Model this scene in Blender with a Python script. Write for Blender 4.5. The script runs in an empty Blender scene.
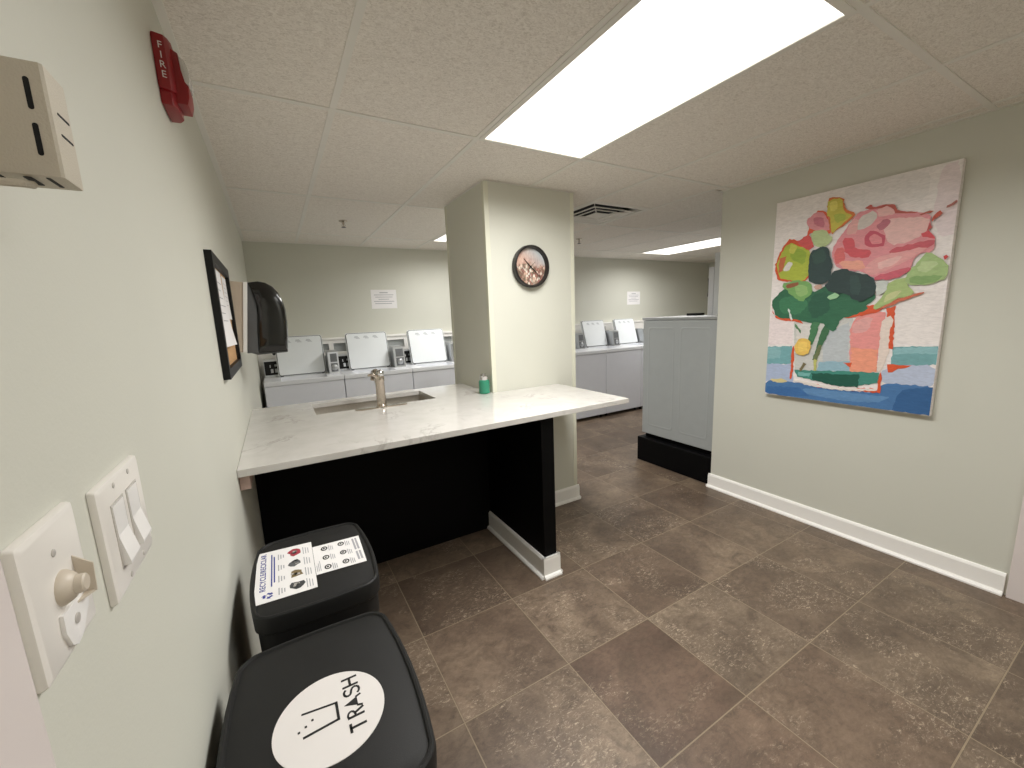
import bpy, bmesh, math, random
import numpy as np
from mathutils import Vector, Matrix
random.seed(7)
PI = math.pi
SC = bpy.context.scene
COL = SC.collection

# ------------------------------------------------------------------ colours and materials
def lin(c):
    return tuple(((v/255)/12.92 if v/255 <= .04045 else (((v/255)+.055)/1.055)**2.4) for v in c) + (1.0,)

def mat(name, col, rough=.5, metal=0., noise=.04, scale=12., bump=0., bscale=200., spec=.5, emit=None, trans=0., coat=0., alpha=1.):
    m = bpy.data.materials.new(name); m.use_nodes = True
    nt = m.node_tree; n = nt.nodes; l = nt.links
    b = n['Principled BSDF']
    b.inputs['Roughness'].default_value = rough
    b.inputs['Metallic'].default_value = metal
    b.inputs['Specular IOR Level'].default_value = spec
    b.inputs['Transmission Weight'].default_value = trans
    b.inputs['Coat Weight'].default_value = coat
    tc = n.new('ShaderNodeTexCoord')
    nz = n.new('ShaderNodeTexNoise'); nz.inputs['Scale'].default_value = scale; nz.inputs['Detail'].default_value = 5
    l.new(tc.outputs['Object'], nz.inputs['Vector'])
    cr = n.new('ShaderNodeValToRGB')
    c = lin(col)
    cr.color_ramp.elements[0].position = .3; cr.color_ramp.elements[1].position = .7
    cr.color_ramp.elements[0].color = tuple(max(0, v*(1-noise)) for v in c[:3]) + (1,)
    cr.color_ramp.elements[1].color = tuple(min(1, v*(1+noise)) for v in c[:3]) + (1,)
    l.new(nz.outputs['Fac'], cr.inputs['Fac']); l.new(cr.outputs['Color'], b.inputs['Base Color'])
    if bump:
        n2 = n.new('ShaderNodeTexNoise'); n2.inputs['Scale'].default_value = bscale; n2.inputs['Detail'].default_value = 3
        l.new(tc.outputs['Object'], n2.inputs['Vector'])
        bp = n.new('ShaderNodeBump'); bp.inputs['Strength'].default_value = bump; bp.inputs['Distance'].default_value = .002
        l.new(n2.outputs['Fac'], bp.inputs['Height']); l.new(bp.outputs['Normal'], b.inputs['Normal'])
    if emit:
        b.inputs['Emission Color'].default_value = lin(emit[0]); b.inputs['Emission Strength'].default_value = emit[1]
    return m

class NT:
    """small node-graph helper"""
    def __init__(s, m):
        s.m = m; s.nt = m.node_tree; s.b = s.nt.nodes['Principled BSDF']
    def node(s, t, **kw):
        nd = s.nt.nodes.new(t)
        for k, v in kw.items(): setattr(nd, k, v)
        return nd
    def link(s, a, b): s.nt.links.new(a, b)
    def math(s, op, a, b=None, c=None, clamp=False):
        nd = s.node('ShaderNodeMath', operation=op); nd.use_clamp = clamp
        for i, v in enumerate((a, b, c)):
            if v is None: continue
            if isinstance(v, (int, float)): nd.inputs[i].default_value = v
            else: s.link(v, nd.inputs[i])
        return nd.outputs[0]
    def mix(s, fac, a, b, blend='MIX'):
        nd = s.node('ShaderNodeMix', data_type='RGBA', blend_type=blend)
        for sock, v in ((nd.inputs[0], fac), (nd.inputs[6], a), (nd.inputs[7], b)):
            if isinstance(v, (int, float)): sock.default_value = v
            elif isinstance(v, tuple): sock.default_value = v
            else: s.link(v, sock)
        return nd.outputs[2]
    def noise(s, vec, scale, detail=6, rough=.6, dist=0.):
        nd = s.node('ShaderNodeTexNoise')
        nd.inputs['Scale'].default_value = scale; nd.inputs['Detail'].default_value = detail
        nd.inputs['Roughness'].default_value = rough; nd.inputs['Distortion'].default_value = dist
        s.link(vec, nd.inputs['Vector']); return nd.outputs['Fac']
    def ramp(s, fac, stops):
        nd = s.node('ShaderNodeValToRGB'); e = nd.color_ramp.elements
        while len(e) < len(stops): e.new(.5)
        for i, (p, c) in enumerate(stops): e[i].position = p; e[i].color = c
        s.link(fac, nd.inputs['Fac']); return nd.outputs['Color']
    def mapping(s, vec, scale=(1,1,1), rot=(0,0,0), loc=(0,0,0)):
        nd = s.node('ShaderNodeMapping')
        nd.inputs['Scale'].default_value = scale; nd.inputs['Rotation'].default_value = rot; nd.inputs['Location'].default_value = loc
        s.link(vec, nd.inputs['Vector']); return nd.outputs[0]

TS, TX, TY = .4535, .5553, 1.599     # floor tile pitch and the grid's origin

def floor_material():
    m = mat('slate_floor_tile', (110, 96, 82), .42); g = NT(m)
    tc = g.node('ShaderNodeTexCoord'); sep = g.node('ShaderNodeSeparateXYZ'); g.link(tc.outputs['Object'], sep.inputs[0])
    u = g.math('DIVIDE', g.math('SUBTRACT', sep.outputs[0], TX), TS)
    v = g.math('DIVIDE', g.math('SUBTRACT', sep.outputs[1], TY), TS)
    fu, fv = g.math('FLOOR', u), g.math('FLOOR', v)
    cell = g.node('ShaderNodeCombineXYZ'); g.link(fu, cell.inputs[0]); g.link(fv, cell.inputs[1])
    wn = g.node('ShaderNodeTexWhiteNoise', noise_dimensions='2D'); g.link(cell.outputs[0], wn.inputs['Vector'])
    ws = g.node('ShaderNodeSeparateColor'); g.link(wn.outputs['Color'], ws.inputs[0])
    # every tile gets its own piece of slate: offset + turn
    off = g.node('ShaderNodeVectorMath', operation='SCALE'); g.link(wn.outputs['Color'], off.inputs[0]); off.inputs['Scale'].default_value = 40
    add = g.node('ShaderNodeVectorMath', operation='ADD'); g.link(tc.outputs['Object'], add.inputs[0]); g.link(off.outputs[0], add.inputs[1])
    vec = add.outputs[0]
    base = g.noise(vec, 3.2, 5, .55, .6)
    colr = g.ramp(base, [(.28, lin((112, 100, 90))), (.5, lin((140, 127, 114))), (.72, lin((166, 153, 137)))])
    at = g.node('ShaderNodeVertexColor', layer_name='tile'); asep = g.node('ShaderNodeSeparateColor'); g.link(at.outputs[0], asep.inputs[0])
    tone = g.ramp(asep.outputs[0], [(0., lin((170, 164, 158))), (.5, lin((228, 222, 212))), (1., lin((255, 252, 244)))])
    colr = g.mix(1., colr, tone, 'MULTIPLY')
    colr = g.mix(g.math('MULTIPLY', asep.outputs[2], .6), colr, g.mix(1., colr, lin((250, 226, 226)), 'MULTIPLY'))
    # mottling of darker patches
    mot = g.noise(vec, 9, 8, .7, 1.2)
    colr = g.mix(g.math('MULTIPLY', g.math('SUBTRACT', .56, mot, clamp=True), 3.6, clamp=True), colr, lin((96, 82, 70)))
    # fine grain, then a web of pale slaty filaments stretched along the bedding direction
    fine = g.noise(g.mapping(vec, (1, 1.7, 1), (0, 0, .6)), 34, 8, .8, .5)
    colr = g.mix(.55, colr, g.mix(1., colr, g.ramp(fine, [(.32, lin((150, 142, 136))), (.5, lin((222, 216, 210))), (.68, lin((255, 255, 255)))]), 'MULTIPLY'))
    st = g.mapping(vec, (1.0, 2.2, 1), (0, 0, .7))
    fl = g.noise(st, 26, 13, .74, 2.2); patch = g.noise(vec, 3.6, 4, .6, .8)
    web = g.math('SUBTRACT', 1, g.math('MULTIPLY', g.math('ABSOLUTE', g.math('SUBTRACT', fl, .5)), 15), clamp=True)
    grit = g.math('MULTIPLY', g.math('SUBTRACT', g.noise(st, 48, 10, .8, .8), .52, clamp=True), 9, clamp=True)
    reach = g.math('MULTIPLY', g.math('SUBTRACT', g.math('ADD', patch, g.math('MULTIPLY', asep.outputs[1], .20)), .585, clamp=True), 7, clamp=True)
    mask = g.math('MULTIPLY', g.math('MULTIPLY', g.math('ADD', g.math('MULTIPLY', web, grit), g.math('MULTIPLY', grit, .22)), reach), 1.25, clamp=True)
    colr = g.mix(g.math('MULTIPLY', mask, .85), colr, lin((204, 186, 162)))
    vein = g.noise(g.mapping(vec, (1, 3.2, 1), (0, 0, .5)), 5, 8, .7, 2.2)
    vm = g.math('SUBTRACT', 1, g.math('MULTIPLY', g.math('ABSOLUTE', g.math('SUBTRACT', vein, .5)), 42), clamp=True)
    colr = g.mix(g.math('MULTIPLY', vm, g.math('MULTIPLY', ws.outputs[1], .30)), colr, lin((76, 65, 54)))
    # grout, with a dark shadow line along it painted into the colour
    eu = g.math('ABSOLUTE', g.math('SUBTRACT', g.math('FRACT', u), .5)); ev = g.math('ABSOLUTE', g.math('SUBTRACT', g.math('FRACT', v), .5))
    e = g.math('MAXIMUM', eu, ev)
    gm = g.math('GREATER_THAN', e, .4950)
    colr = g.mix(g.math('MULTIPLY', gm, .7), colr, lin((153, 137, 113)))
    dk = g.math('MULTIPLY', g.math('GREATER_THAN', e, .4918), g.math('LESS_THAN', e, .4950))
    colr = g.mix(g.math('MULTIPLY', dk, .45), colr, lin((80, 69, 59)))
    g.link(colr, g.b.inputs['Base Color'])
    h = g.math('SUBTRACT', g.math('MULTIPLY', g.noise(st, 11, 8, .7, 1.), .5), g.math('MULTIPLY', g.math('GREATER_THAN', e, .491), .6))
    bp = g.node('ShaderNodeBump'); bp.inputs['Strength'].default_value = .35; bp.inputs['Distance'].default_value = .004
    g.link(h, bp.inputs['Height']); g.link(bp.outputs[0], g.b.inputs['Normal'])
    g.link(g.math('ADD', .3, g.math('MULTIPLY', mot, .28)), g.b.inputs['Roughness'])
    return m

def ceiling_material():
    m = mat('mineral_fibre_tile', (228, 224, 217), .95, spec=.1); g = NT(m)
    tc = g.node('ShaderNodeTexCoord')
    a = g.noise(g.mapping(tc.outputs['Object'], (1, 1.5, 1), (0, 0, .4)), 70, 8, .74, 1.6)
    c = g.ramp(a, [(.38, lin((214, 207, 198))), (.52, lin((238, 232, 224))), (.66, lin((247, 242, 236)))])
    g.link(c, g.b.inputs['Base Color'])
    bp = g.node('ShaderNodeBump'); bp.inputs['Strength'].default_value = .55; bp.inputs['Distance'].default_value = .003
    g.link(a, bp.inputs['Height']); g.link(bp.outputs[0], g.b.inputs['Normal'])
    return m

def quartz_material():
    m = mat('white_quartz', (232, 228, 222), .12); g = NT(m)
    tc = g.node('ShaderNodeTexCoord'); o = tc.outputs['Object']
    w = g.noise(o, 3.2, 7, .62, 1.6)
    vm = g.math('SUBTRACT', 1, g.math('MULTIPLY', g.math('ABSOLUTE', g.math('SUBTRACT', w, .52)), 30), clamp=True)
    pm = g.math('MULTIPLY', g.math('SUBTRACT', g.noise(o, 4.5, 3, .5), .53, clamp=True), 9, clamp=True)
    cl = g.noise(o, 9, 6, .6, .4)
    c = g.ramp(cl, [(.3, lin((200, 197, 192))), (.7, lin((211, 208, 204)))])
    c = g.mix(g.math('MULTIPLY', g.math('MULTIPLY', vm, pm), .42), c, lin((138, 131, 124)))
    g.link(c, g.b.inputs['Base Color']); return m

def painted_canvas_material(name, col):
    m = mat(name, col, .55); g = NT(m)
    tc = g.node('ShaderNodeTexCoord')
    v = g.mapping(tc.outputs['Object'], (1, 5, 16), (.35, 0, 0))
    a = g.noise(v, 6, 6, .65, .8)
    c = lin(col)
    r = g.ramp(a, [(.3, tuple(x*.86 for x in c[:3]) + (1,)), (.55, c), (.75, tuple(min(1, x*1.1+.01) for x in c[:3]) + (1,))])
    g.link(r, g.b.inputs['Base Color'])
    bp = g.node('ShaderNodeBump'); bp.inputs['Strength'].default_value = .3; bp.inputs['Distance'].default_value = .002
    g.link(a, bp.inputs['Height']); g.link(bp.outputs[0], g.b.inputs['Normal'])
    return m

def clock_face_material(cx, cz):
    m = mat('flower_meadow_dial', (190, 150, 135), .4); g = NT(m)
    tc = g.node('ShaderNodeTexCoord'); o = tc.outputs['Object']
    sep = g.node('ShaderNodeSeparateXYZ'); g.link(o, sep.inputs[0])
    hgt = g.math('ADD', .5, g.math('MULTIPLY', g.math('SUBTRACT', sep.outputs[2], cz), 4.2))
    wide = g.math('MULTIPLY', g.math('SUBTRACT', sep.outputs[0], cx), 4.)
    vo = g.node('ShaderNodeTexVoronoi'); vo.inputs['Scale'].default_value = 62; g.link(g.mapping(o, (1.2, 1, .8)), vo.inputs['Vector'])
    vs = g.node('ShaderNodeSeparateColor'); g.link(vo.outputs['Color'], vs.inputs[0])
    up = g.ramp(g.noise(g.mapping(o, (2.4, 1, .7)), 40, 5), [(.3, lin((160, 112, 100))), (.5, lin((204, 168, 152))), (.7, lin((220, 196, 180)))])
    sky = g.mix(g.math('MULTIPLY', g.math('ADD', wide, g.math('MULTIPLY', g.math('SUBTRACT', hgt, .5), 1.1), clamp=True), 1.3, clamp=True), up, lin((176, 188, 192)))
    low = g.ramp(vs.outputs[0], [(0, lin((104, 108, 84))), (.3, lin((140, 96, 88))), (.6, lin((178, 124, 112))), (.8, lin((212, 182, 160))), (1, lin((238, 236, 226)))])
    low = g.mix(g.math('MULTIPLY', g.math('GREATER_THAN', vo.outputs['Distance'], .5), .5), low, lin((84, 82, 66)))
    c = g.mix(g.math('MULTIPLY', g.math('SUBTRACT', .62, g.math('ADD', hgt, g.math('MULTIPLY', g.math('SUBTRACT', g.noise(o, 24, 3), .5), .5)), clamp=True), 7, clamp=True), sky, low)
    g.link(c, g.b.inputs['Base Color']); return m

M = dict(
 wall=mat('sage_wall_paint', (207, 207, 196), .62, noise=.012, scale=3, bump=.10, bscale=260),
 col=mat('sage_pillar_paint', (208, 208, 196), .6, noise=.012, scale=3, bump=.08, bscale=260),
 trim=mat('white_trim_paint', (244, 242, 238), .35, noise=.01),
 casing=mat('warm_white_casing_paint', (222, 213, 210), .45, noise=.01),
 guard=mat('clear_vinyl_corner_guard', (222, 222, 204), .25, noise=.01),
 tee=mat('painted_ceiling_tee', (230, 227, 220), .55, noise=.02),
 dark=mat('dark_gap', (14, 14, 14), .8),
 black=mat('black_laminate', (5, 5, 6), .6, noise=.1, spec=.12),
 plastic=mat('black_bin_plastic', (29, 29, 29), .55, noise=.06, bump=.1, bscale=600, spec=.3),
 gloss=mat('glossy_black_plastic', (12, 12, 12), .16, noise=.1, coat=.4),
 smoke=mat('smoky_grey_plastic', (88, 90, 92), .25),
 tan=mat('beige_housing_plastic', (192, 176, 158), .5),
 white=mat('white_appliance_enamel', (226, 228, 232), .3, noise=.01),
 enamel=mat('grey_white_panel_enamel', (220, 222, 229), .5, noise=.01),
 lid=mat('white_lid_enamel', (226, 230, 232), .55, noise=.01),
 greypan=mat('grey_appliance_panel', (160, 164, 164), .4, noise=.02),
 gasket=mat('grey_gasket', (96, 98, 100), .6),
 steel=mat('brushed_stainless', (190, 184, 176), .28, metal=1., noise=.05, scale=60),
 nickel=mat('brushed_nickel', (196, 186, 174), .22, metal=1., noise=.04, scale=80),
 chrome=mat('chrome', (220, 220, 220), .08, metal=1.),
 zinc=mat('stainless_coin_box', (178, 180, 182), .35, metal=.7),
 red=mat('alarm_red_plastic', (140, 22, 28), .38, noise=.05),
 lens=mat('clear_strobe_lens', (240, 240, 238), .06, trans=.25, coat=.5),
 ivory=mat('ivory_switch_plastic', (232, 228, 222), .3, noise=.01),
 toggle=mat('almond_toggle_plastic', (205, 194, 178), .4),
 tab=mat('milky_guard_plastic', (240, 238, 236), .3),
 screw=mat('painted_screw', (205, 200, 195), .35, metal=.3),
 beige=mat('beige_painted_metal', (196, 188, 172), .5, noise=.03, bump=.25, bscale=700),
 cork=mat('cork', (196, 156, 112), .9, noise=.22, scale=160, bump=.4, bscale=300),
 frame=mat('black_frame', (14, 14, 14), .5, spec=.3),
 paper=mat('white_paper', (236, 234, 234), .75, noise=.01),
 ink=mat('grey_print', (164, 164, 170), .8),
 inkd=mat('black_print', (20, 20, 20), .6),
 inkb=mat('blue_print', (52, 62, 140), .7),
 pink=mat('red_pushpin', (170, 60, 50), .4),
 wood=mat('primed_wood', (196, 170, 160), .8, noise=.1, scale=40),
 green=mat('translucent_green_plastic', (64, 164, 130), .2, trans=.35, noise=.06),
 wire=mat('bronze_rim', (30, 28, 26), .4),
 diff=mat('lit_diffuser', (255, 255, 255), .6, emit=((255, 251, 244), 1.0)),
 floor=floor_material(), ceil=ceiling_material(), quartz=quartz_material(),
 stick=mat('white_vinyl_sticker', (226, 222, 220), .5, noise=.01),
)

# ------------------------------------------------------------------ mesh helpers (all take world coordinates)
def nb(): return bmesh.new()

def box(bm, x0, x1, y0, y1, z0, z1, mi=0, bev=0., seg=2):
    vs = [bm.verts.new((x, y, z)) for z in (z0, z1) for y in (y0, y1) for x in (x0, x1)]
    fs = [bm.faces.new([vs[i] for i in q]) for q in ((0,2,3,1),(4,5,7,6),(0,1,5,4),(2,6,7,3),(0,4,6,2),(1,3,7,5))]
    for f in fs: f.material_index = mi
    if bev:
        es = list({e for f in fs for e in f.edges})
        r = bmesh.ops.bevel(bm, geom=es, offset=bev, segments=seg, profile=.7, affect='EDGES')
        for f in r['faces']: f.material_index = mi
    return vs

def prism(bm, pts, axis, a, b, mi=0, bev=0.):
    """extrude a 2D outline along an axis: 'x' -> pts are (y,z), 'y' -> (x,z), 'z' -> (x,y)"""
    def P(p, t):
        return {'x': (t, p[0], p[1]), 'y': (p[0], t, p[1]), 'z': (p[0], p[1], t)}[axis]
    lo = [bm.verts.new(P(p, a)) for p in pts]; hi = [bm.verts.new(P(p, b)) for p in pts]
    n = len(pts); fs = [bm.faces.new(lo[::-1]), bm.faces.new(hi)]
    for i in range(n): fs.append(bm.faces.new((lo[i], lo[(i+1) % n], hi[(i+1) % n], hi[i])))
    for f in fs: f.material_index = mi
    if bev:
        r = bmesh.ops.bevel(bm, geom=list(fs[0].edges)+list(fs[1].edges), offset=bev, segments=2, profile=.7, affect='EDGES')
        for f in r['faces']: f.material_index = mi
    return fs

def loft(bm, rings, mi=0, cap=True, closed=True):
    vr = [[bm.verts.new(p) for p in r] for r in rings]
    n = len(vr[0])
    for a, b in zip(vr, vr[1:]):
        for i in range(n if closed else n-1):
            bm.faces.new((a[i], a[(i+1) % n], b[(i+1) % n], b[i])).material_index = mi
    if cap:
        bm.faces.new(vr[0][::-1]).material_index = mi; bm.faces.new(vr[-1]).material_index = mi
    return vr

def lathe(bm, c, prof, n=32, axis='z', mi=0):
    """prof = [(radius, height)] about an axis through c"""
    rings = []
    for r, h in prof:
        ring = []
        for i in range(n):
            a = 2*PI*i/n; p, q = r*math.cos(a), r*math.sin(a)
            d = {'z': (p, q, h), 'y': (p, h, -q), 'x': (h, p, q)}[axis]
            ring.append((c[0]+d[0], c[1]+d[1], c[2]+d[2]))
        rings.append(ring)
    return loft(bm, rings, mi)

def tube(bm, path, r, n=12, mi=0):
    path = [Vector(p) for p in path]; rr = r if isinstance(r, (list, tuple)) else [r]*len(path)
    rings = []; up = Vector((0, 0, 1))
    for i, p in enumerate(path):
        t = (path[min(i+1, len(path)-1)] - path[max(i-1, 0)]).normalized()
        s = t.cross(up)
        if s.length < .05: s = t.cross(Vector((0, 1, 0)))
        s.normalize(); w = s.cross(t)
        rings.append([p + rr[i]*(math.cos(2*PI*k/n)*s + math.sin(2*PI*k/n)*w) for k in range(n)])
    return loft(bm, rings, mi)

def rrect(x0, x1, y0, y1, r, n=6, bulge=0.):
    """rounded rectangle outline, optionally with outward-bowed long sides"""
    pts = []
    for cx, cy, a0 in ((x1-r, y1-r, 0), (x0+r, y1-r, PI/2), (x0+r, y0+r, PI), (x1-r, y0+r, 1.5*PI)):
        for k in range(n+1):
            a = a0 + PI/2*k/n; pts.append((cx+r*math.cos(a), cy+r*math.sin(a)))
    if bulge:
        out = []
        for i, p in enumerate(pts):
            q = pts[(i+1) % len(pts)]; L = math.hypot(q[0]-p[0], q[1]-p[1])
            k = 8 if L > .1 else 1
            for j in range(k): out.append((p[0]+(q[0]-p[0])*j/k, p[1]+(q[1]-p[1])*j/k))
        mx, my = (x0+x1)/2, (y0+y1)/2; hx, hy = (x1-x0)/2, (y1-y0)/2
        pts = [(x + bulge*(1-((y-my)/hy)**2)*((x-mx)/hx), y + bulge*.5*(1-((x-mx)/hx)**2)*((y-my)/hy)) for x, y in out]
    return pts

def slab(bm, xs, ys, keep, z0, z1, mi=0):
    """flat slab made of the kept cells of a grid (holes allowed)"""
    V = {}
    def v(i, j, z):
        k = (i, j, z)
        if k not in V: V[k] = bm.verts.new((xs[i], ys[j], z))
        return V[k]
    nx, ny = len(xs)-1, len(ys)-1
    K = lambda i, j: 0 <= i < nx and 0 <= j < ny and keep(i, j)
    for i in range(nx):
        for j in range(ny):
            if not K(i, j): continue
            bm.faces.new((v(i,j,z1), v(i+1,j,z1), v(i+1,j+1,z1), v(i,j+1,z1)))
            bm.faces.new((v(i,j,z0), v(i,j+1,z0), v(i+1,j+1,z0), v(i+1,j,z0)))
            if not K(i-1, j): bm.faces.new((v(i,j,z0), v(i,j,z1), v(i,j+1,z1), v(i,j+1,z0)))
            if not K(i+1, j): bm.faces.new((v(i+1,j,z0), v(i+1,j+1,z0), v(i+1,j+1,z1), v(i+1,j,z1)))
            if not K(i, j-1): bm.faces.new((v(i,j,z0), v(i+1,j,z0), v(i+1,j,z1), v(i,j,z1)))
            if not K(i, j+1): bm.faces.new((v(i,j+1,z0), v(i,j+1,z1), v(i+1,j+1,z1), v(i+1,j+1,z0)))
    for f in bm.faces: f.material_index = mi

def world_loc(o):
    p = Vector(o.location)
    while o.parent: o = o.parent; p += o.location
    return p

def obj(name, bm, mats, parent=None, smooth=None, origin=None, recalc=True):
    if recalc: bmesh.ops.recalc_face_normals(bm, faces=bm.faces)
    o_at = Vector(origin) if origin is not None else Vector((0, 0, 0))
    sh = (world_loc(parent) if parent else Vector((0, 0, 0))) + o_at
    bmesh.ops.translate(bm, verts=bm.verts, vec=-sh)
    me = bpy.data.meshes.new(name); bm.to_mesh(me); bm.free()
    for m in (mats if isinstance(mats, (list, tuple)) else [mats]): me.materials.append(m)
    if smooth is not None:
        for p in me.polygons: p.use_smooth = True
        me.set_sharp_from_angle(angle=math.radians(smooth))
    o = bpy.data.objects.new(name, me); COL.objects.link(o)
    if parent: o.parent = parent
    o.location = o_at
    return o

def thing(name, loc, label, cat, group=None):
    o = bpy.data.objects.new(name, None); o.empty_display_size = .05; COL.objects.link(o); o.location = loc
    return tag(o, label, cat, group)

def tag(o, label, cat, group=None):
    o['label'] = label; o['category'] = cat
    if group: o['group'] = group
    return o

def struct(name, bm, mats, smooth=None):
    o = obj(name, bm, mats, smooth=smooth); o['kind'] = 'structure'; return o

def text_bm(s, size, mi=0, thick=.0003, spacing=1., align='CENTER', bold=0.):
    """lettering as mesh, in the xy plane, centred on the origin"""
    cu = bpy.data.curves.new('lettering', 'FONT'); cu.body = s; cu.size = size; cu.extrude = thick/2; cu.offset = bold
    cu.align_x = align; cu.align_y = 'CENTER'; cu.space_character = spacing
    o = bpy.data.objects.new('lettering', cu); COL.objects.link(o)
    dg = bpy.context.evaluated_depsgraph_get(); dg.update()
    me = bpy.data.meshes.new_from_object(o.evaluated_get(dg))
    bm = bmesh.new(); bm.from_mesh(me)
    bpy.data.objects.remove(o); bpy.data.curves.remove(cu); bpy.data.meshes.remove(me)
    for f in bm.faces: f.material_index = mi
    return bm

def merge(dst, src, mx=None, mi=None):
    if mx is not None: bmesh.ops.transform(src, matrix=mx, verts=src.verts)
    vm = {v: dst.verts.new(v.co) for v in src.verts}
    for f in src.faces:
        try:
            nf = dst.faces.new([vm[v] for v in f.verts]); nf.material_index = f.material_index if mi is None else mi
        except ValueError: pass
    src.free()
# ------------------------------------------------------------------ the room shell (metres; x to the right, y away from the camera)
WL, WR, WB, ZC = -.025, 2.973, 4.75, 2.19        # left wall, right wall, back wall, ceiling height
YC, XE, YF = 1.861, 7.05, -1.35                  # where the right wall ends, far end of the laundry, wall behind the camera
# every slate tile has its own tone, amount of flecks and mauve cast; the plainly visible ones follow the photograph
TILES = {(0,-1): (.52,.55,.4), (1,-1): (.62,.75,.25), (2,-1): (.34,.65,.5), (1,-2): (.30,.35,1.), (2,-2): (.66,.55,.05), (3,-2): (.34,.95,.3), (2,-3): (.5,.6,.5), (3,-3): (.52,.85,.1),
         (4,-3): (.5,.6,.1), (4,-2): (.52,.25,.2), (0,-2): (.66,.8,.35), (0,0): (.20,.5,.4), (1,0): (.26,.0,.4), (2,0): (.5,.85,.2), (3,-1): (.56,.0,.25), (4,-1): (.58,.25,.2),
         (3,0): (.38,1.,.3), (4,0): (.22,.15,.4), (4,1): (.5,.0,.2), (3,1): (.62,.0,.15), (-1,-1): (.42,.5,.3), (-1,-2): (.55,.1,.2), (-1,0): (.35,.5,.3), (1,-3): (.45,.5,.8), (0,-3): (.5,.5,.3), (5,-2): (.36,.1,.3), (5,-1): (.36,.1,.3), (2,1): (.45,.6,.2)}
bm = nb()
fx_ = [WL-.12]+[TX+TS*i for i in range(-1, 15) if WL-.12 < TX+TS*i < XE+.12]+[XE+.12]
fy_ = [YF-.12]+[TY+TS*j for j in range(-7, 8) if YF-.12 < TY+TS*j < WB+.12]+[WB+.12]
slab(bm, fx_, fy_, lambda i, j: True, -.08, 0)
bmesh.ops.recalc_face_normals(bm, faces=bm.faces)
lay = bm.loops.layers.float_color.new('tile'); rt = random.Random(11)
for f in bm.faces:
    c_ = f.calc_center_median(); k = (math.floor((c_.x-TX)/TS), math.floor((c_.y-TY)/TS)); v = TILES.get(k) or (rt.uniform(.25, .65), rt.uniform(0, .9), rt.uniform(.05, .5))
    for lp in f.loops: lp[lay] = (*v, 1)
struct('floor', bm, M['floor'])
bm = nb(); box(bm, WL-.12, WL, YF, WB+.12, 0, 2.3); struct('wall_left', bm, M['wall'])
bm = nb(); box(bm, WL, XE+.12, WB, WB+.12, 0, 2.3); struct('wall_back', bm, M['wall'])
bm = nb(); box(bm, WR, WR+.03, YF, YC, 0, 2.3); struct('wall_right', bm, M['wall'])
bm = nb(); box(bm, WR+.03, XE, YC-.12, YC, 0, 2.3); struct('wall_partition', bm, M['wall'])
bm = nb(); box(bm, XE, XE+.12, YC-.12, WB, 0, 2.3); struct('wall_end', bm, M['wall'])
bm = nb(); box(bm, WL-.12, WR+.03, YF-.12, YF, 0, 2.3); struct('wall_front', bm, M['wall'])

# ceiling: lay-in tiles in a tee grid
gx = [-.178+.6096*i for i in range(13)]
gy = [.605-1.2192, .605, 1.801, 3.003, 4.222]
xs = [WL]+[x for x in gx if WL < x < XE]+[XE]
ys = [YF]+gy+[WB]
LIGHTS = [(gx[2], gx[3], gy[1], gy[2]), (gx[3], gx[4], gy[3], gy[4]), (gx[8], gx[9], gy[3], gy[4]), (gx[2], gx[3], YF+.0, gy[0])]
VENT = (gx[4], gx[5], 2.403, gy[3])
bmc = nb(); bmt = nb()
def inside(x, y): return x < WR or y > YC
for i in range(len(xs)-1):
    for j in range(len(ys)-1):
        x0, x1 = xs[i], xs[i+1]; cells = [(ys[j], ys[j+1])]
        if abs(x0-gx[4]) < .01 and abs(ys[j]-gy[2]) < .01: cells = [(ys[j], 2.403), (2.403, ys[j+1])]
        if ys[j] < YC < ys[j+1] and x1 > WR+.05:
            cells = [(YC, ys[j+1])]+([(ys[j], YC)] if x0 < WR else [])
        for y0, y1 in cells:
            cx, cy = (x0+(min(x1, WR) if (x0 < WR and (y0+y1)/2 < YC) else x1))/2, (y0+y1)/2
            if not inside(cx, cy): continue
            if any(a < cx < b and c < cy < d for a, b, c, d in LIGHTS[:3]+[VENT]): continue
            xx1 = min(x1, WR) if cy < YC else x1
            box(bmc, x0+.0105, xx1-.0105, y0+.0105, y1-.0105, ZC+.002, ZC+.02)
box(bmc, WL-.12, XE+.12, YF-.12, WB+.12, 2.27, 2.33, 1)  # unseen slab over the tiles, added to block light
struct('ceiling', bmc, [M['ceil'], M['tee']])
for x in gx:
    if WL < x < XE:
        y0 = YF if x < WR else YC
        box(bmt, x-.012, x+.012, y0, WB, ZC-.001, ZC+.004)
for y in gy:
    box(bmt, WL, WR if y < YC else XE, y-.012, y+.012, ZC-.0014, ZC+.004)
box(bmt, gx[4], gx[5], 2.403-.012, 2.403+.012, ZC-.0012, ZC+.004)
# wall angles
box(bmt, WL, WL+.022, YF, WB, ZC-.002, ZC+.004); box(bmt, WL, XE, WB-.022, WB, ZC-.0021, ZC+.004)
box(bmt, WR-.022, WR, YF, YC, ZC-.002, ZC+.004); box(bmt, WR-.022, XE, YC, YC+.022, ZC-.0021, ZC+.004); box(bmt, WL, WR, YF, YF+.022, ZC-.0022, ZC+.004)
struct('trim_1', bmt, M['tee'])

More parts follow.
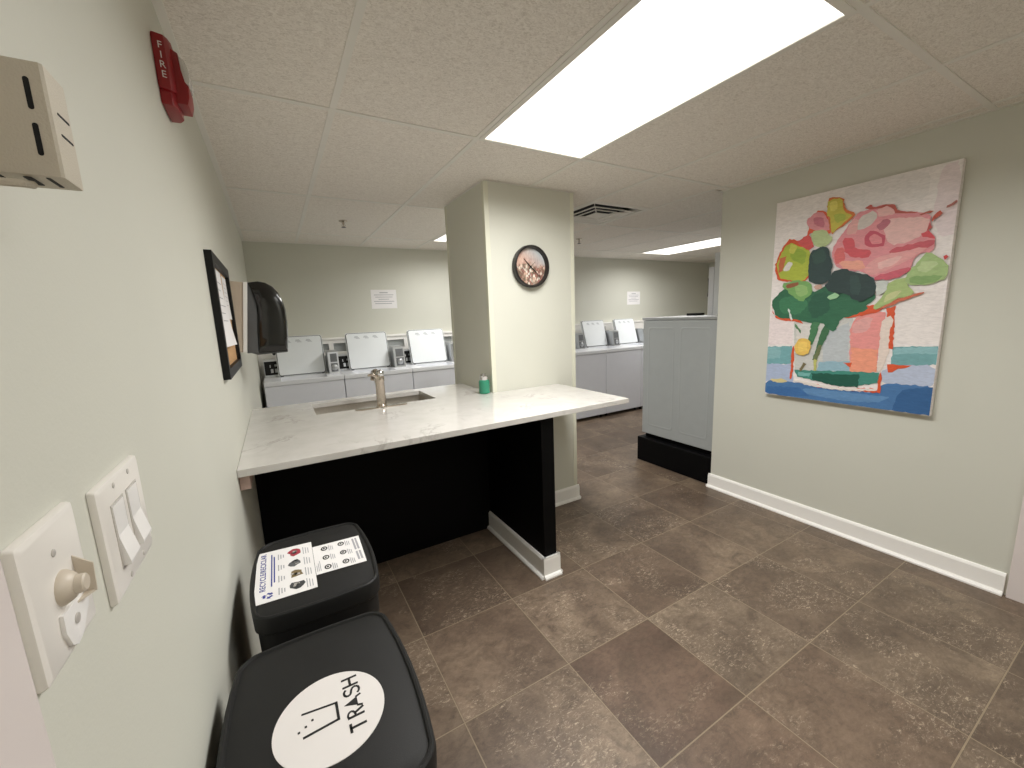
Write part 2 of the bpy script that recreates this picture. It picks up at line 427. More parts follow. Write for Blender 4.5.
# baseboards with a shoe moulding
def base_profile(h=.108):
    return [(0, 0), (.030, 0), (.030, .008), (.024, .016), (.015, .020), (.014, h-.014), (.009, h-.004), (.006, h), (0, h)]
def baseboard_run(bm, a, b, out, h=.108):
    """profile swept from a to b (x,y), standing out along the unit vector out"""
    pr = base_profile(h); rings = []
    for p in (a, b): rings.append([(p[0]+out[0]*t, p[1]+out[1]*t, z) for t, z in pr])
    loft(bm, rings)
bm = nb()
baseboard_run(bm, (WR, .355), (WR, YC+.014), (-1, 0)); baseboard_run(bm, (WR-.014, YC), (3.003, YC), (0, 1))
struct('baseboard_right', bm, M['trim'])
CX0, CX1, CY0, CY1 = 1.316, 1.990, 2.298, 2.930
bm = nb()
baseboard_run(bm, (1.36, CY0), (CX1+.014, CY0), (0, -1)); baseboard_run(bm, (CX1, CY0-.014), (CX1, CY1+.014), (1, 0)); baseboard_run(bm, (CX0, CY1), (CX1+.014, CY1), (0, 1))
struct('baseboard_pillar', bm, M['trim'])
bm = nb()
baseboard_run(bm, (WL, 2.83), (WL, 4.0), (1, 0)); struct('baseboard_left', bm, M['trim'])
# pillar with clear corner guards
bm = nb(); box(bm, CX0, CX1, CY0, CY1, 0, ZC+.02); pil = struct('pillar', bm, M['col'])
for x, y, sx, sy in ((CX0, CY0, 1, 1), (CX1, CY0, -1, 1), (CX0, CY1, 1, -1), (CX1, CY1, -1, -1)):
    bm = nb(); t = .0025; w = .028; z0 = .112 if not (x == CX0 and sy == 1) else .905
    xa, xb = sorted((x-sx*t, x+sx*w)); ya, yb = sorted((y-sy*t, y))
    box(bm, xa, xb, ya, yb, z0, ZC-.003, 0, .0006, 1)
    xa, xb = sorted((x-sx*t, x)); ya, yb = sorted((y, y+sy*w))
    box(bm, xa, xb, ya, yb, z0, ZC-.003, 0, .0006, 1)
    obj('corner_guard', bm, M['guard'], pil)
bm = nb()      # thin shadow trim at the pillar head
box(bm, CX0-.012, CX1+.012, CY0-.012, CY1+.012, ZC-.004, ZC-.0024); struct('trim_2', bm, M['tee'])

# door casings at the edges of the view
bm = nb(); box(bm, WL, WL+.012, .22, .345, 0, 2.1, 0, .004); box(bm, WL, WL+.02, .22, .25, 0, 2.1, 0, .004); struct('trim_3', bm, M['casing'])
bm = nb(); box(bm, WR-.022, WR, .21, .345, 0, 2.1, 0, .004); box(bm, WR-.03, WR, .21, .24, 0, 2.1, 0, .004); struct('trim_4', bm, M['casing'])
# plumbing ledge panel behind the washers, with recessed valve boxes
holes = [(.535, .625), (.67, .80), (1.205, 1.425), (1.86, 2.02), (3.42, 3.62), (4.20, 4.33), (4.42, 4.52), (5.0, 5.1)]
bm = nb()
hx = sorted([WL, 5.6]+[v for h in holes for v in h]); hz = [.72, 1.085, 1.175, 1.225]
hs = {h[0] for h in holes}
tmp = nb(); slab(tmp, hx, hz, lambda i, j: not (j == 1 and hx[i] in hs), 0, .05)
merge(bm, tmp, Matrix(((1,0,0,0),(0,0,-1,WB),(0,1,0,0),(0,0,0,1))), 0)
for a, b in holes: box(bm, a, b, WB-.012, WB-.004, 1.085, 1.175, 1)
box(bm, WL, 5.6, WB-.065, WB, 1.215, 1.235, 0, .003)
struct('trim_5', bm, [M['trim'], M['greypan']])

# ------------------------------------------------------------------ ceiling fixtures
POWER = 2.0; WATT = 29.5; SPREAD = 164.
M['diff'].node_tree.nodes['Principled BSDF'].inputs['Emission Strength'].default_value = POWER
def lamp(x, y, sx, sy, watt):
    ld = bpy.data.lights.new('panel_or_fill_lamp', 'AREA'); ld.shape = 'RECTANGLE'; ld.size = sx; ld.size_y = sy
    ld.energy = watt; ld.spread = math.radians(SPREAD); ld.color = (1, .988, .968)
    lo = bpy.data.objects.new('panel_or_fill_lamp', ld); COL.objects.link(lo); lo.location = (x, y, ZC-.006)
LL = ['large lit ceiling light panel above the front of the room', 'ceiling light panel half hidden behind the top of the pillar',
      'distant lit ceiling light panel above the low grey appliance']
for k, (x0, x1, y0, y1) in enumerate(LIGHTS[:3]):
    t = thing('ceiling_light', ((x0+x1)/2, (y0+y1)/2, ZC-.004), LL[k], 'light', 'ceiling light panels')
    bm = nb(); a, b, c, d = x0+.008, x1-.008, y0+.008, y1-.008
    slab(bm, [a, a+.022, b-.007, b], [c, c+.024, d-.006, d], lambda i, j: not (i == 1 and j == 1), ZC-.004, ZC+.03)
    box(bm, a, b, c, d, ZC+.03, ZC+.05)
    obj('frame', bm, M['tee'], t)
    bm = nb(); box(bm, a+.0222, b-.0072, c+.0242, d-.0062, ZC+.001, ZC+.006); obj('diffuser', bm, M['diff'], t)
    lamp((x0+x1)/2, (y0+y1)/2, x1-x0-.08, y1-y0-.08, WATT*(1.12, .8, .8)[k])
# fill lamp added out of view behind the camera to brighten the room
lamp((gx[2]+gx[3])/2, -.75, .53, 1.1, WATT*.55)
# louvred air diffuser, nested square cones
x0, x1, y0, y1 = VENT; cx, cy = (x0+x1)/2, (y0+y1)/2
t = thing('air_vent', (cx, cy, ZC), 'square louvred air vent of nested frames in the ceiling right of the pillar', 'vent')
bm = nb(); box(bm, x0+.012, x1-.012, y0+.012, y1-.012, ZC+.055, ZC+.065); obj('duct_opening', bm, M['dark'], t)
sq = lambda r, z: [(cx-r, cy-r, ZC+z), (cx+r, cy-r, ZC+z), (cx+r, cy+r, ZC+z), (cx-r, cy+r, ZC+z)]
bm = nb(); loft(bm, [sq(.294, 0), sq(.294, -.003), sq(.262, -.004), sq(.256, .03), sq(.260, .03), sq(.266, 0), sq(.294, 0)], cap=False); obj('vent_frame', bm, M['tee'], t)
for r in (.205, .138):
    bm = nb(); loft(bm, [sq(r+.014, -.012), sq(r-.020, -.006), sq(r-.026, .004), sq(r-.026, .007), sq(r-.018, -.002), sq(r+.014, -.009), sq(r+.014, -.012)], cap=False); obj('louvre', bm, M['tee'], t)
bm = nb(); box(bm, cx-.078, cx+.078, cy-.078, cy+.078, ZC-.012, ZC-.008, 0, .002); obj('centre_plate', bm, M['tee'], t)
for sx_, sy_ in ((1, 1), (1, -1), (-1, 1), (-1, -1)):
    bm = nb(); tube(bm, [(cx+sx_*.07, cy+sy_*.07, ZC-.006), (cx+sx_*.262, cy+sy_*.262, ZC+.006)], .003, 6); obj('brace', bm, M['tee'], t)
for x, y, lb in ((.721, 3.626, 'small pendent sprinkler head in the ceiling left of the pillar'), (3.146, 3.639, 'small dark sprinkler head in the ceiling beyond the air vent')):
    t = thing('sprinkler_head', (x, y, ZC), lb, 'sprinkler', 'ceiling sprinkler heads')
    bm = nb(); lathe(bm, (x, y, ZC), [(.033, .002), (.033, -.003), (.018, -.008), (.010, -.010)], 20); obj('escutcheon', bm, M['nickel'], t, 40)
    bm = nb(); lathe(bm, (x, y, ZC), [(.008, -.008), (.008, -.024), (.004, -.026), (.003, -.044), (.005, -.046)], 12)
    for s in (-1, 1): tube(bm, [(x+s*.007, y, ZC-.02), (x+s*.013, y, ZC-.033), (x+s*.004, y, ZC-.046)], .0022, 6)
    obj('sprinkler_body', bm, M['nickel'], t, 40)
    bm = nb(); lathe(bm, (x, y, ZC), [(.016, -.047), (.018, -.048), (.018, -.050), (.004, -.051)], 16); obj('deflector', bm, M['gasket'], t, 40)

# ------------------------------------------------------------------ counter, sink, cabinet, support leg
ZT = .905
bm = nb()
slab(bm, [WL+.001, .285, .958, 1.314, 1.825], [1.618, 2.296, 2.378, 2.716, 2.80],
     lambda i, j: not (i == 3 and j > 0) and not (i == 1 and j == 2), ZT-.027, ZT)
bmesh.ops.recalc_face_normals(bm, faces=bm.faces)
es = [e for e in bm.edges if len(e.link_faces) == 2 and e.calc_face_angle(0) > .5]
bmesh.ops.bevel(bm, geom=es, offset=.0025, segments=2, profile=.7, affect='EDGES')
tag(obj('countertop', bm, M['quartz']), 'white quartz countertop with grey veins around the pillar', 'countertop')
t = thing('sink', (.62, 2.55, ZT-.2), 'rectangular stainless undermount sink sunk in the white counter', 'sink')
bm = nb(); a, b, c, d = .283, .960, 2.376, 2.718
R_ = lambda e, z, r: [(p[0], p[1], z) for p in rrect(a-e, b+e, c-e, d+e, r, 4)]
loft(bm, [R_(.02, ZT-.028, .02), R_(-.001, ZT-.028, .012), R_(-.006, ZT-.17, .03), R_(-.03, ZT-.192, .04), R_(-.15, ZT-.196, .02)], cap=False)
vs = [bm.verts.new(p) for p in R_(-.15, ZT-.196, .02)]; bm.faces.new(vs)
bmesh.ops.remove_doubles(bm, verts=bm.verts, dist=.0002); obj('basin', bm, M['steel'], t, 50)
bm = nb(); lathe(bm, (.62, 2.55, ZT-.196), [(.045, .001), (.043, .004), (.032, .002), (.03, -.01)], 24); obj('drain', bm, M['chrome'], t, 40)
# faucet
fx, fy = .622, 2.336
t = thing('faucet', (fx, fy, ZT), 'brushed nickel faucet standing in front of the sink', 'faucet')
bm = nb(); prism(bm, [(fx-.118, fy-.026)]+[(fx+.118-.0+.026*math.cos(a), fy+.026*math.sin(a)) for a in np.linspace(-PI/2, PI/2, 9)]+[(fx-.118+.026*math.cos(a), fy+.026*math.sin(a)) for a in np.linspace(PI/2, 1.5*PI, 9)][:-1], 'z', ZT, ZT+.006, 0, .0015)
obj('deck_plate', bm, M['nickel'], t, 40)
bm = nb(); lathe(bm, (fx, fy, ZT), [(.031, .005), (.031, .012), (.027, .016), (.0255, .03), (.0245, .145), (.0265, .150), (.027, .17), (.024, .186), (.012, .193)], 28)
obj('faucet_body', bm, M['nickel'], t, 45)
bm = nb(); tube(bm, [(fx, fy+.005, ZT+.10), (fx, fy+.06, ZT+.165), (fx+.004, fy+.115, ZT+.190), (fx+.006, fy+.165, ZT+.182), (fx+.007, fy+.195, ZT+.155), (fx+.007, fy+.20, ZT+.135)], [.020, .020, .019, .019, .019, .020], 16)
obj('spout', bm, M['nickel'], t, 50)
bm = nb(); lathe(bm, (fx+.004, fy-.006, ZT+.193), [(.019, -.012), (.022, .0), (.021, .012), (.013, .02), (.004, .022)], 20)
obj('valve_cap', bm, M['chrome'], t, 45)
bm = nb(); tube(bm, [(fx-.012, fy-.005, ZT+.165), (fx-.030, fy-.012, ZT+.185), (fx-.046, fy-.02, ZT+.193), (fx-.064, fy-.03, ZT+.192)], [.013, .010, .008, .006], 12)
obj('handle_lever', bm, M['nickel'], t, 50)
# soap
sx, sy = 1.262, 2.312
t = thing('soap_dispenser', (sx, sy, ZT), 'small green soap bottle with silver pump collar beside the pillar', 'soap dispenser')
bm = nb(); lathe(bm, (sx, sy, ZT), [(.028, .0005), (.034, .004), (.035, .01), (.035, .072), (.033, .084), (.020, .090), (.018, .092)], 28); obj('bottle', bm, M['green'], t, 45)
bm = nb(); lathe(bm, (sx, sy, ZT), [(.020, .088), (.0265, .090), (.027, .112), (.024, .115), (.010, .116)], 24); obj('pump_collar', bm, M['chrome'], t, 40)
bm = nb(); lathe(bm, (sx, sy, ZT), [(.009, .115), (.009, .122), (.016, .123), (.016, .128), (.004, .129)], 16)
tube(bm, [(sx, sy, ZT+.125), (sx-.018, sy-.006, ZT+.126), (sx-.033, sy-.01, ZT+.122)], [.005, .005, .004], 8)
obj('pump_head', bm, M['chrome'], t, 40)
# base cabinet behind the knee space
t = thing('sink_cabinet', (.6, 2.53, 0), 'black sink cabinet closing the knee space under the white counter', 'cabinet')
bm = nb(); box(bm, WL+.002, 1.312, 2.28, 2.30, .0, ZT-.028, 0, .001, 1); obj('knee_panel', bm, M['black'], t)
bm = nb(); box(bm, WL+.002, .02, 2.302, 2.76, .1, ZT-.03); box(bm, 1.29, 1.31, 2.302, 2.76, .1, ZT-.03); box(bm, .021, 1.289, 2.302, 2.76, .1, .12); box(bm, .0, 1.30, 2.303, 2.70, 0, .099); obj('carcass', bm, M['black'], t)
for k in range(2):
    bm = nb(); a = .022+k*.636; box(bm, a, a+.628, 2.762, 2.78, .105, ZT-.035, 0, .002); dr = obj('door', bm, M['black'], t)
    hx_ = a+.59 if k == 0 else a+.04
    bm = nb(); tube(bm, [(hx_, 2.781, .70), (hx_, 2.805, .705), (hx_, 2.805, .815), (hx_, 2.781, .82)], .005, 8); obj('handle', bm, M['nickel'], dr, 50)
t = thing('counter_leg', (1.283, 1.96, 0), 'black support panel with white baseboard holding up the counter end', 'support panel')
bm = nb(); box(bm, 1.243, 1.322, 1.648, 2.278, .004, ZT-.0275, 0, .0015, 1); obj('panel', bm, M['black'], t)
bm = nb(); hh = .118
baseboard_run(bm, (1.243, 1.634), (1.243, 2.279), (-1, 0), hh); baseboard_run(bm, (1.229, 1.648), (1.336, 1.648), (0, -1), hh); baseboard_run(bm, (1.322, 1.634), (1.322, 2.279), (1, 0), hh)
box(bm, 1.229, 1.336, 1.634, 1.648, hh-.003, hh); b_ = obj('baseboard', bm, M['trim'], t); b_['label'] = 'white baseboard'
bm = nb(); box(bm, WL+.001, .008, 1.645, 2.278, .822, ZT-.0275, 0, .002, 1); tag(obj('support_cleat', bm, M['wood']), 'pale wood support strip on the left wall under the counter', 'wood strip')

# ------------------------------------------------------------------ clock
kx, kz, ky = 1.622, 1.697, CY0
t = thing('wall_clock', (kx, ky, kz), 'round dark rimmed wall clock with a flower meadow dial', 'clock')
bm = nb(); lathe(bm, (kx, ky, kz), [(.120, -.002), (.131, -.004), (.134, -.02), (.132, -.040), (.127, -.044), (.120, -.043), (.116, -.030), (.115, -.012)], 56, 'y')
obj('rim', bm, M['wire'], t, 40)
bm = nb(); lathe(bm, (0, -.012, 0), [(.1155, 0), (.1155, -.002)], 56, 'y'); bmesh.ops.translate(bm, verts=bm.verts, vec=(kx, ky, kz)); obj('dial', bm, clock_face_material(0, 0), t)
def hand(name, ang, L, w, tail, y):
    bm = nb(); c, s = math.sin(ang), math.cos(ang)
    pts = [(-w, -tail), (w, -tail), (w*.9, 0), (w*.35, L), (-w*.35, L), (-w*.9, 0)]
    prism(bm, [(kx+p*s+q*c, kz-p*c+q*s) for p, q in pts], 'y', y, y-.0012); obj(name, bm, M['frame'], t)
hand('hour_hand', math.radians(-46), .070, .004, .018, ky-.0165)
hand('minute_hand', math.radians(131), .092, .0033, .02, ky-.0182)
hand('second_hand', math.radians(48), .045, .0018, .02, ky-.0198)
bm = nb(); lathe(bm, (kx, ky, kz), [(.007, -.0145), (.007, -.0215), (.003, -.0225)], 16, 'y'); obj('hand_hub', bm, M['frame'], t)

# ------------------------------------------------------------------ painting
PAINT = [
  ((234, 228, 226), [(0.43,1.003),(0.774,1.0),(0.871,0.976),(0.864,0.876),(0.728,0.874),(0.558,0.876),(0.46,0.936)]),
  ((236, 222, 224), [(0.913,0.994),(0.995,0.995),(1.01,0.729),(0.936,0.722),(0.897,0.823)]),
  ((240, 227, 227), [(0.006,0.454),(0.177,0.397),(0.185,0.28),(0.002,0.267)]),
  ((238, 231, 228), [(0.778,0.501),(0.985,0.531),(0.998,0.3),(0.789,0.293)]),
  ((120, 172, 178), [(-0.007,0.261),(0.183,0.27),(0.196,0.176),(-0.004,0.165)]),
  ((140, 185, 190), [(0.003,0.256),(0.097,0.262),(0.104,0.203),(0.004,0.195)]),
  ((118, 168, 172), [(0.78,0.282),(1.0,0.294),(1.003,0.216),(0.791,0.199)]),
  ((145, 190, 195), [(0.791,0.278),(0.995,0.29),(0.996,0.262),(0.794,0.253)]),
  ((176, 190, 218), [(-0.008,0.168),(0.201,0.174),(0.208,0.083),(-0.004,0.069)]),
  ((188, 198, 220), [(0.738,0.169),(0.799,0.201),(1.002,0.216),(1.005,0.121),(0.869,0.12),(0.744,0.118)]),
  ((74, 120, 172), [(-0.005,0.074),(0.2,0.085),(0.358,0.069),(0.54,0.068),(0.726,0.074),(0.765,0.124),(0.869,0.124),(1.003,0.126),(1.001,0.0),(0.0,0.0)]),
  ((52, 98, 150), [(0.861,0.101),(1.004,0.124),(1.002,0.002),(0.82,0.003),(0.83,0.06)]),
  ((98, 142, 188), [(0.275,0.06),(0.54,0.06),(0.727,0.06),(0.814,0.063),(0.731,0.028),(0.519,0.018),(0.306,0.025)]),
  ((60, 108, 165), [(0.017,0.042),(0.246,0.058),(0.334,0.022),(0.161,0.002),(0.003,0.006)]),
  ((220, 205, 150), [(0.03,0.082),(0.124,0.096),(0.171,0.08),(0.095,0.067)]),
  ((206, 206, 202), [(0.184,0.396),(0.556,0.414),(0.58,0.156),(0.405,0.147),(0.218,0.137)]),
  ((190, 196, 200), [(0.376,0.333),(0.54,0.391),(0.552,0.199),(0.402,0.183)]),
  ((222, 218, 214), [(0.2,0.381),(0.305,0.384),(0.305,0.292),(0.215,0.27)]),
  ((150, 185, 200), [(0.374,0.197),(0.563,0.209),(0.568,0.16),(0.365,0.15)]),
  ((219, 88, 48), [(0.731,0.45),(0.774,0.457),(0.781,0.369),(0.746,0.361)]),
  ((234, 152, 148), [(0.542,0.405),(0.721,0.446),(0.743,0.387),(0.717,0.297),(0.719,0.166),(0.565,0.158)]),
  ((228, 168, 165), [(0.558,0.39),(0.669,0.421),(0.654,0.352),(0.563,0.334)]),
  ((240, 158, 130), [(0.567,0.271),(0.709,0.269),(0.715,0.166),(0.568,0.158)]),
  ((232, 216, 206), [(0.71,0.397),(0.77,0.422),(0.773,0.298),(0.757,0.197),(0.73,0.168),(0.717,0.168),(0.717,0.297)]),
  ((219, 88, 48), [(0.763,0.369),(0.784,0.365),(0.785,0.275),(0.764,0.275)]),
  ((219, 88, 48), [(0.769,0.203),(0.799,0.206),(0.905,0.209),(0.841,0.194),(0.781,0.169)]),
  ((219, 88, 48), [(0.183,0.272),(0.201,0.268),(0.204,0.196),(0.199,0.096),(0.181,0.099),(0.187,0.184)]),
  ((219, 88, 48), [(0.527,0.202),(0.573,0.201),(0.568,0.182)]),
  ((66, 140, 126), [(0.217,0.147),(0.73,0.167),(0.728,0.12),(0.586,0.088),(0.235,0.111)]),
  ((24, 88, 72), [(0.333,0.138),(0.626,0.149),(0.622,0.09),(0.501,0.085),(0.341,0.105)]),
  ((120, 180, 175), [(0.24,0.138),(0.325,0.138),(0.319,0.118),(0.242,0.116)]),
  ((219, 88, 48), [(0.28,0.088),(0.397,0.082),(0.514,0.078),(0.514,0.07),(0.385,0.07)]),
  ((219, 88, 48), [(0.563,0.079),(0.724,0.095),(0.728,0.079),(0.732,0.169),(0.745,0.171),(0.748,0.076),(0.726,0.073),(0.564,0.072)]),
  ((236, 228, 222), [(0.214,0.099),(0.41,0.083),(0.563,0.079),(0.724,0.091),(0.731,0.084),(0.564,0.068),(0.385,0.068),(0.215,0.089)]),
  ((219, 88, 48), [(-0.004,0.503),(0.049,0.412),(0.087,0.402),(0.191,0.396),(0.263,0.383),(0.205,0.411),(0.039,0.42)]),
  ((70, 125, 85), [(0.306,0.394),(0.364,0.399),(0.326,0.282),(0.292,0.28)]),
  ((60, 110, 75), [(0.385,0.383),(0.432,0.353),(0.372,0.248),(0.344,0.206),(0.332,0.211),(0.352,0.273)]),
  ((110, 120, 80), [(0.36,0.283),(0.387,0.283),(0.36,0.201),(0.333,0.205)]),
  ((190, 190, 110), [(0.34,0.206),(0.363,0.207),(0.362,0.15),(0.344,0.149)]),
  ((90, 130, 90), [(0.199,0.386),(0.245,0.344),(0.236,0.335),(0.193,0.37)]),
  ((120, 110, 80), [(0.272,0.188),(0.293,0.183),(0.261,0.14),(0.248,0.144)]),
  ((219, 88, 48), [(0.483,0.413),(0.542,0.438),(0.642,0.471),(0.731,0.455),(0.69,0.434),(0.544,0.41)]),
  ((46, 106, 76), [(0.009,0.497),(0.062,0.548),(0.148,0.584),(0.292,0.536),(0.395,0.569),(0.54,0.578),(0.66,0.516),(0.676,0.488),(0.62,0.465),(0.645,0.446),(0.544,0.417),(0.49,0.409),(0.455,0.343),(0.426,0.353),(0.371,0.393),(0.263,0.389),(0.19,0.409),(0.055,0.414)]),
  ((60, 125, 88), [(0.064,0.516),(0.21,0.53),(0.283,0.486),(0.218,0.427),(0.084,0.441)]),
  ((38, 92, 70), [(0.293,0.525),(0.397,0.54),(0.418,0.442),(0.317,0.404),(0.271,0.466)]),
  ((215, 225, 220), [(0.131,0.466),(0.145,0.465),(0.176,0.407),(0.165,0.402)]),
  ((219, 88, 48), [(0.02,0.708),(0.1,0.811),(0.161,0.804),(0.27,0.742),(0.274,0.59),(0.058,0.605),(0.028,0.639)]),
  ((178, 190, 68), [(0.032,0.706),(0.106,0.799),(0.192,0.766),(0.265,0.737),(0.266,0.631),(0.24,0.593),(0.072,0.612),(0.042,0.648)]),
  ((150, 175, 60), [(0.106,0.766),(0.192,0.758),(0.243,0.731),(0.227,0.674),(0.14,0.702)]),
  ((205, 205, 90), [(0.119,0.79),(0.17,0.769),(0.152,0.731),(0.115,0.745)]),
  ((226, 222, 215), [(0.081,0.655),(0.113,0.704),(0.158,0.692),(0.117,0.65)]),
  ((200, 110, 70), [(0.05,0.72),(0.102,0.731),(0.077,0.656),(0.047,0.648)]),
  ((122, 172, 100), [(0.071,0.588),(0.176,0.605),(0.277,0.59),(0.299,0.534),(0.227,0.49),(0.152,0.532)]),
  ((150, 190, 120), [(0.163,0.577),(0.255,0.577),(0.272,0.531),(0.211,0.513)]),
  ((150, 90, 60), [(0.104,0.581),(0.191,0.596),(0.206,0.58),(0.121,0.559)]),
  ((215, 88, 88), [(0.168,0.793),(0.243,0.817),(0.284,0.756),(0.255,0.743),(0.191,0.77)]),
  ((225, 95, 60), [(0.217,0.793),(0.274,0.92),(0.339,0.914),(0.386,0.836),(0.377,0.802),(0.253,0.825)]),
  ((226, 152, 158), [(0.217,0.885),(0.277,0.914),(0.338,0.902),(0.376,0.839),(0.371,0.814),(0.255,0.835)]),
  ((205, 120, 135), [(0.263,0.893),(0.322,0.889),(0.346,0.834),(0.28,0.852)]),
  ((215, 120, 60), [(0.335,0.966),(0.439,0.959),(0.454,0.899),(0.526,0.876),(0.475,0.839),(0.425,0.816),(0.382,0.797)]),
  ((206, 196, 84), [(0.351,0.958),(0.435,0.954),(0.444,0.902),(0.475,0.878),(0.508,0.871),(0.466,0.845),(0.42,0.824),(0.389,0.802),(0.377,0.858),(0.342,0.909)]),
  ((180, 190, 80), [(0.391,0.892),(0.459,0.882),(0.468,0.854),(0.408,0.844)]),
  ((225, 215, 110), [(0.362,0.948),(0.411,0.944),(0.403,0.9),(0.365,0.906)]),
  ((190, 206, 152), [(0.253,0.827),(0.347,0.826),(0.399,0.78),(0.366,0.75),(0.288,0.75)]),
  ((228, 150, 156), [(0.393,0.734),(0.471,0.817),(0.524,0.872),(0.601,0.884),(0.697,0.886),(0.741,0.847),(0.888,0.823),(0.898,0.783),(0.889,0.752),(0.928,0.723),(0.924,0.666),(0.849,0.668),(0.819,0.587),(0.654,0.578),(0.606,0.613),(0.488,0.63),(0.418,0.656)]),
  ((216, 205, 198), [(0.546,0.86),(0.626,0.872),(0.638,0.825),(0.554,0.795),(0.518,0.811)]),
  ((236, 192, 188), [(0.692,0.828),(0.89,0.806),(0.888,0.754),(0.824,0.72),(0.714,0.714),(0.673,0.79)]),
  ((232, 175, 172), [(0.492,0.846),(0.537,0.852),(0.538,0.79),(0.474,0.78)]),
  ((235, 185, 182), [(0.624,0.878),(0.703,0.878),(0.732,0.84),(0.649,0.836)]),
  ((214, 88, 98), [(0.456,0.773),(0.522,0.77),(0.533,0.719),(0.636,0.701),(0.6,0.671),(0.482,0.695)]),
  ((222, 112, 112), [(0.412,0.732),(0.472,0.735),(0.484,0.669),(0.424,0.661)]),
  ((240, 170, 150), [(0.436,0.669),(0.578,0.669),(0.605,0.622),(0.488,0.634)]),
  ((192, 112, 126), [(0.629,0.803),(0.681,0.831),(0.716,0.817),(0.668,0.78)]),
  ((200, 82, 102), [(0.578,0.763),(0.61,0.791),(0.68,0.765),(0.695,0.717),(0.64,0.712),(0.588,0.729)]),
  ((228, 140, 146), [(0.603,0.76),(0.634,0.773),(0.674,0.751),(0.671,0.725),(0.622,0.728)]),
  ((205, 92, 104), [(0.706,0.698),(0.92,0.718),(0.929,0.69),(0.741,0.66)]),
  ((215, 80, 90), [(0.859,0.748),(0.896,0.755),(0.923,0.72),(0.871,0.731)]),
  ((232, 166, 166), [(0.593,0.63),(0.665,0.676),(0.903,0.693),(0.85,0.658),(0.673,0.597),(0.607,0.602)]),
  ((238, 190, 186), [(0.668,0.652),(0.79,0.67),(0.754,0.635),(0.671,0.616)]),
  ((206, 96, 112), [(0.652,0.589),(0.815,0.621),(0.839,0.604),(0.77,0.572),(0.661,0.573)]),
  ((190, 90, 80), [(0.557,0.886),(0.605,0.898),(0.612,0.886),(0.686,0.887),(0.712,0.883),(0.742,0.845),(0.836,0.834),(0.836,0.828),(0.737,0.838),(0.692,0.878),(0.613,0.877)]),
  ((190, 100, 80), [(0.837,0.822),(0.898,0.83),(0.902,0.822),(0.842,0.817)]),
  ((200, 90, 70), [(0.897,0.795),(0.933,0.825),(0.941,0.814),(0.906,0.786)]),
  ((190, 80, 80), [(0.883,0.757),(0.898,0.783),(0.905,0.77),(0.894,0.75)]),
  ((175, 110, 100), [(0.951,0.833),(1.003,0.852),(1.007,0.842),(0.959,0.825)]),
  ((205, 60, 60), [(0.974,0.643),(0.982,0.649),(0.99,0.641),(0.982,0.633)]),
  ((168, 194, 132), [(0.806,0.578),(0.87,0.647),(0.905,0.67),(0.994,0.621),(0.999,0.563),(0.92,0.536),(0.824,0.543)]),
  ((135, 170, 105), [(0.82,0.577),(0.989,0.574),(0.938,0.545),(0.843,0.547)]),
  ((190, 210, 155), [(0.881,0.64),(0.965,0.624),(0.915,0.588),(0.856,0.601)]),
  ((205, 110, 80), [(0.689,0.442),(0.769,0.485),(0.904,0.513),(0.905,0.506),(0.781,0.469)]),
  ((170, 192, 126), [(0.72,0.558),(0.81,0.578),(0.826,0.543),(0.869,0.508),(0.771,0.485),(0.689,0.444),(0.661,0.454),(0.715,0.507)]),
  ((200, 205, 150), [(0.735,0.515),(0.805,0.528),(0.778,0.495),(0.708,0.472)]),
  ((205, 210, 205), [(0.66,0.564),(0.724,0.573),(0.724,0.516),(0.677,0.509)]),
  ((42, 66, 66), [(0.262,0.739),(0.366,0.75),(0.389,0.716),(0.412,0.657),(0.405,0.599),(0.368,0.574),(0.302,0.577),(0.26,0.599),(0.262,0.67)]),
  ((52, 82, 74), [(0.277,0.728),(0.354,0.739),(0.372,0.68),(0.295,0.667)]),
  ((40, 62, 62), [(0.412,0.629),(0.488,0.635),(0.537,0.617),(0.629,0.6),(0.668,0.562),(0.667,0.508),(0.598,0.481),(0.548,0.496),(0.522,0.518),(0.411,0.531),(0.369,0.562),(0.407,0.598)]),
  ((50, 76, 72), [(0.515,0.602),(0.573,0.602),(0.593,0.514),(0.534,0.517)]),
  ((200, 165, 150), [(0.303,0.569),(0.355,0.575),(0.36,0.553),(0.321,0.548)]),
  ((160, 205, 160), [(0.397,0.515),(0.436,0.528),(0.469,0.521),(0.458,0.5),(0.407,0.498)]),
  ((236, 196, 98), [(0.207,0.279),(0.238,0.317),(0.308,0.305),(0.319,0.241),(0.262,0.219),(0.211,0.236)]),
  ((246, 210, 110), [(0.228,0.292),(0.291,0.292),(0.295,0.251),(0.239,0.244)]),
]
py0, py1, pz0, pz1 = .673, 1.474, .808, 2.013
t = thing('canvas_painting', (WR, (py0+py1)/2, pz0), 'large abstract canvas of pink and green flowers in a glass on the right wall', 'painting')
bm = nb(); box(bm, WR-.036, WR-.002, py0, py1, pz0, pz1, 0, .003)
obj('canvas', bm, painted_canvas_material('primed_canvas', (242, 235, 233)), t)
bm = nb(); pm = {}; mats = []
rp = random.Random(3)
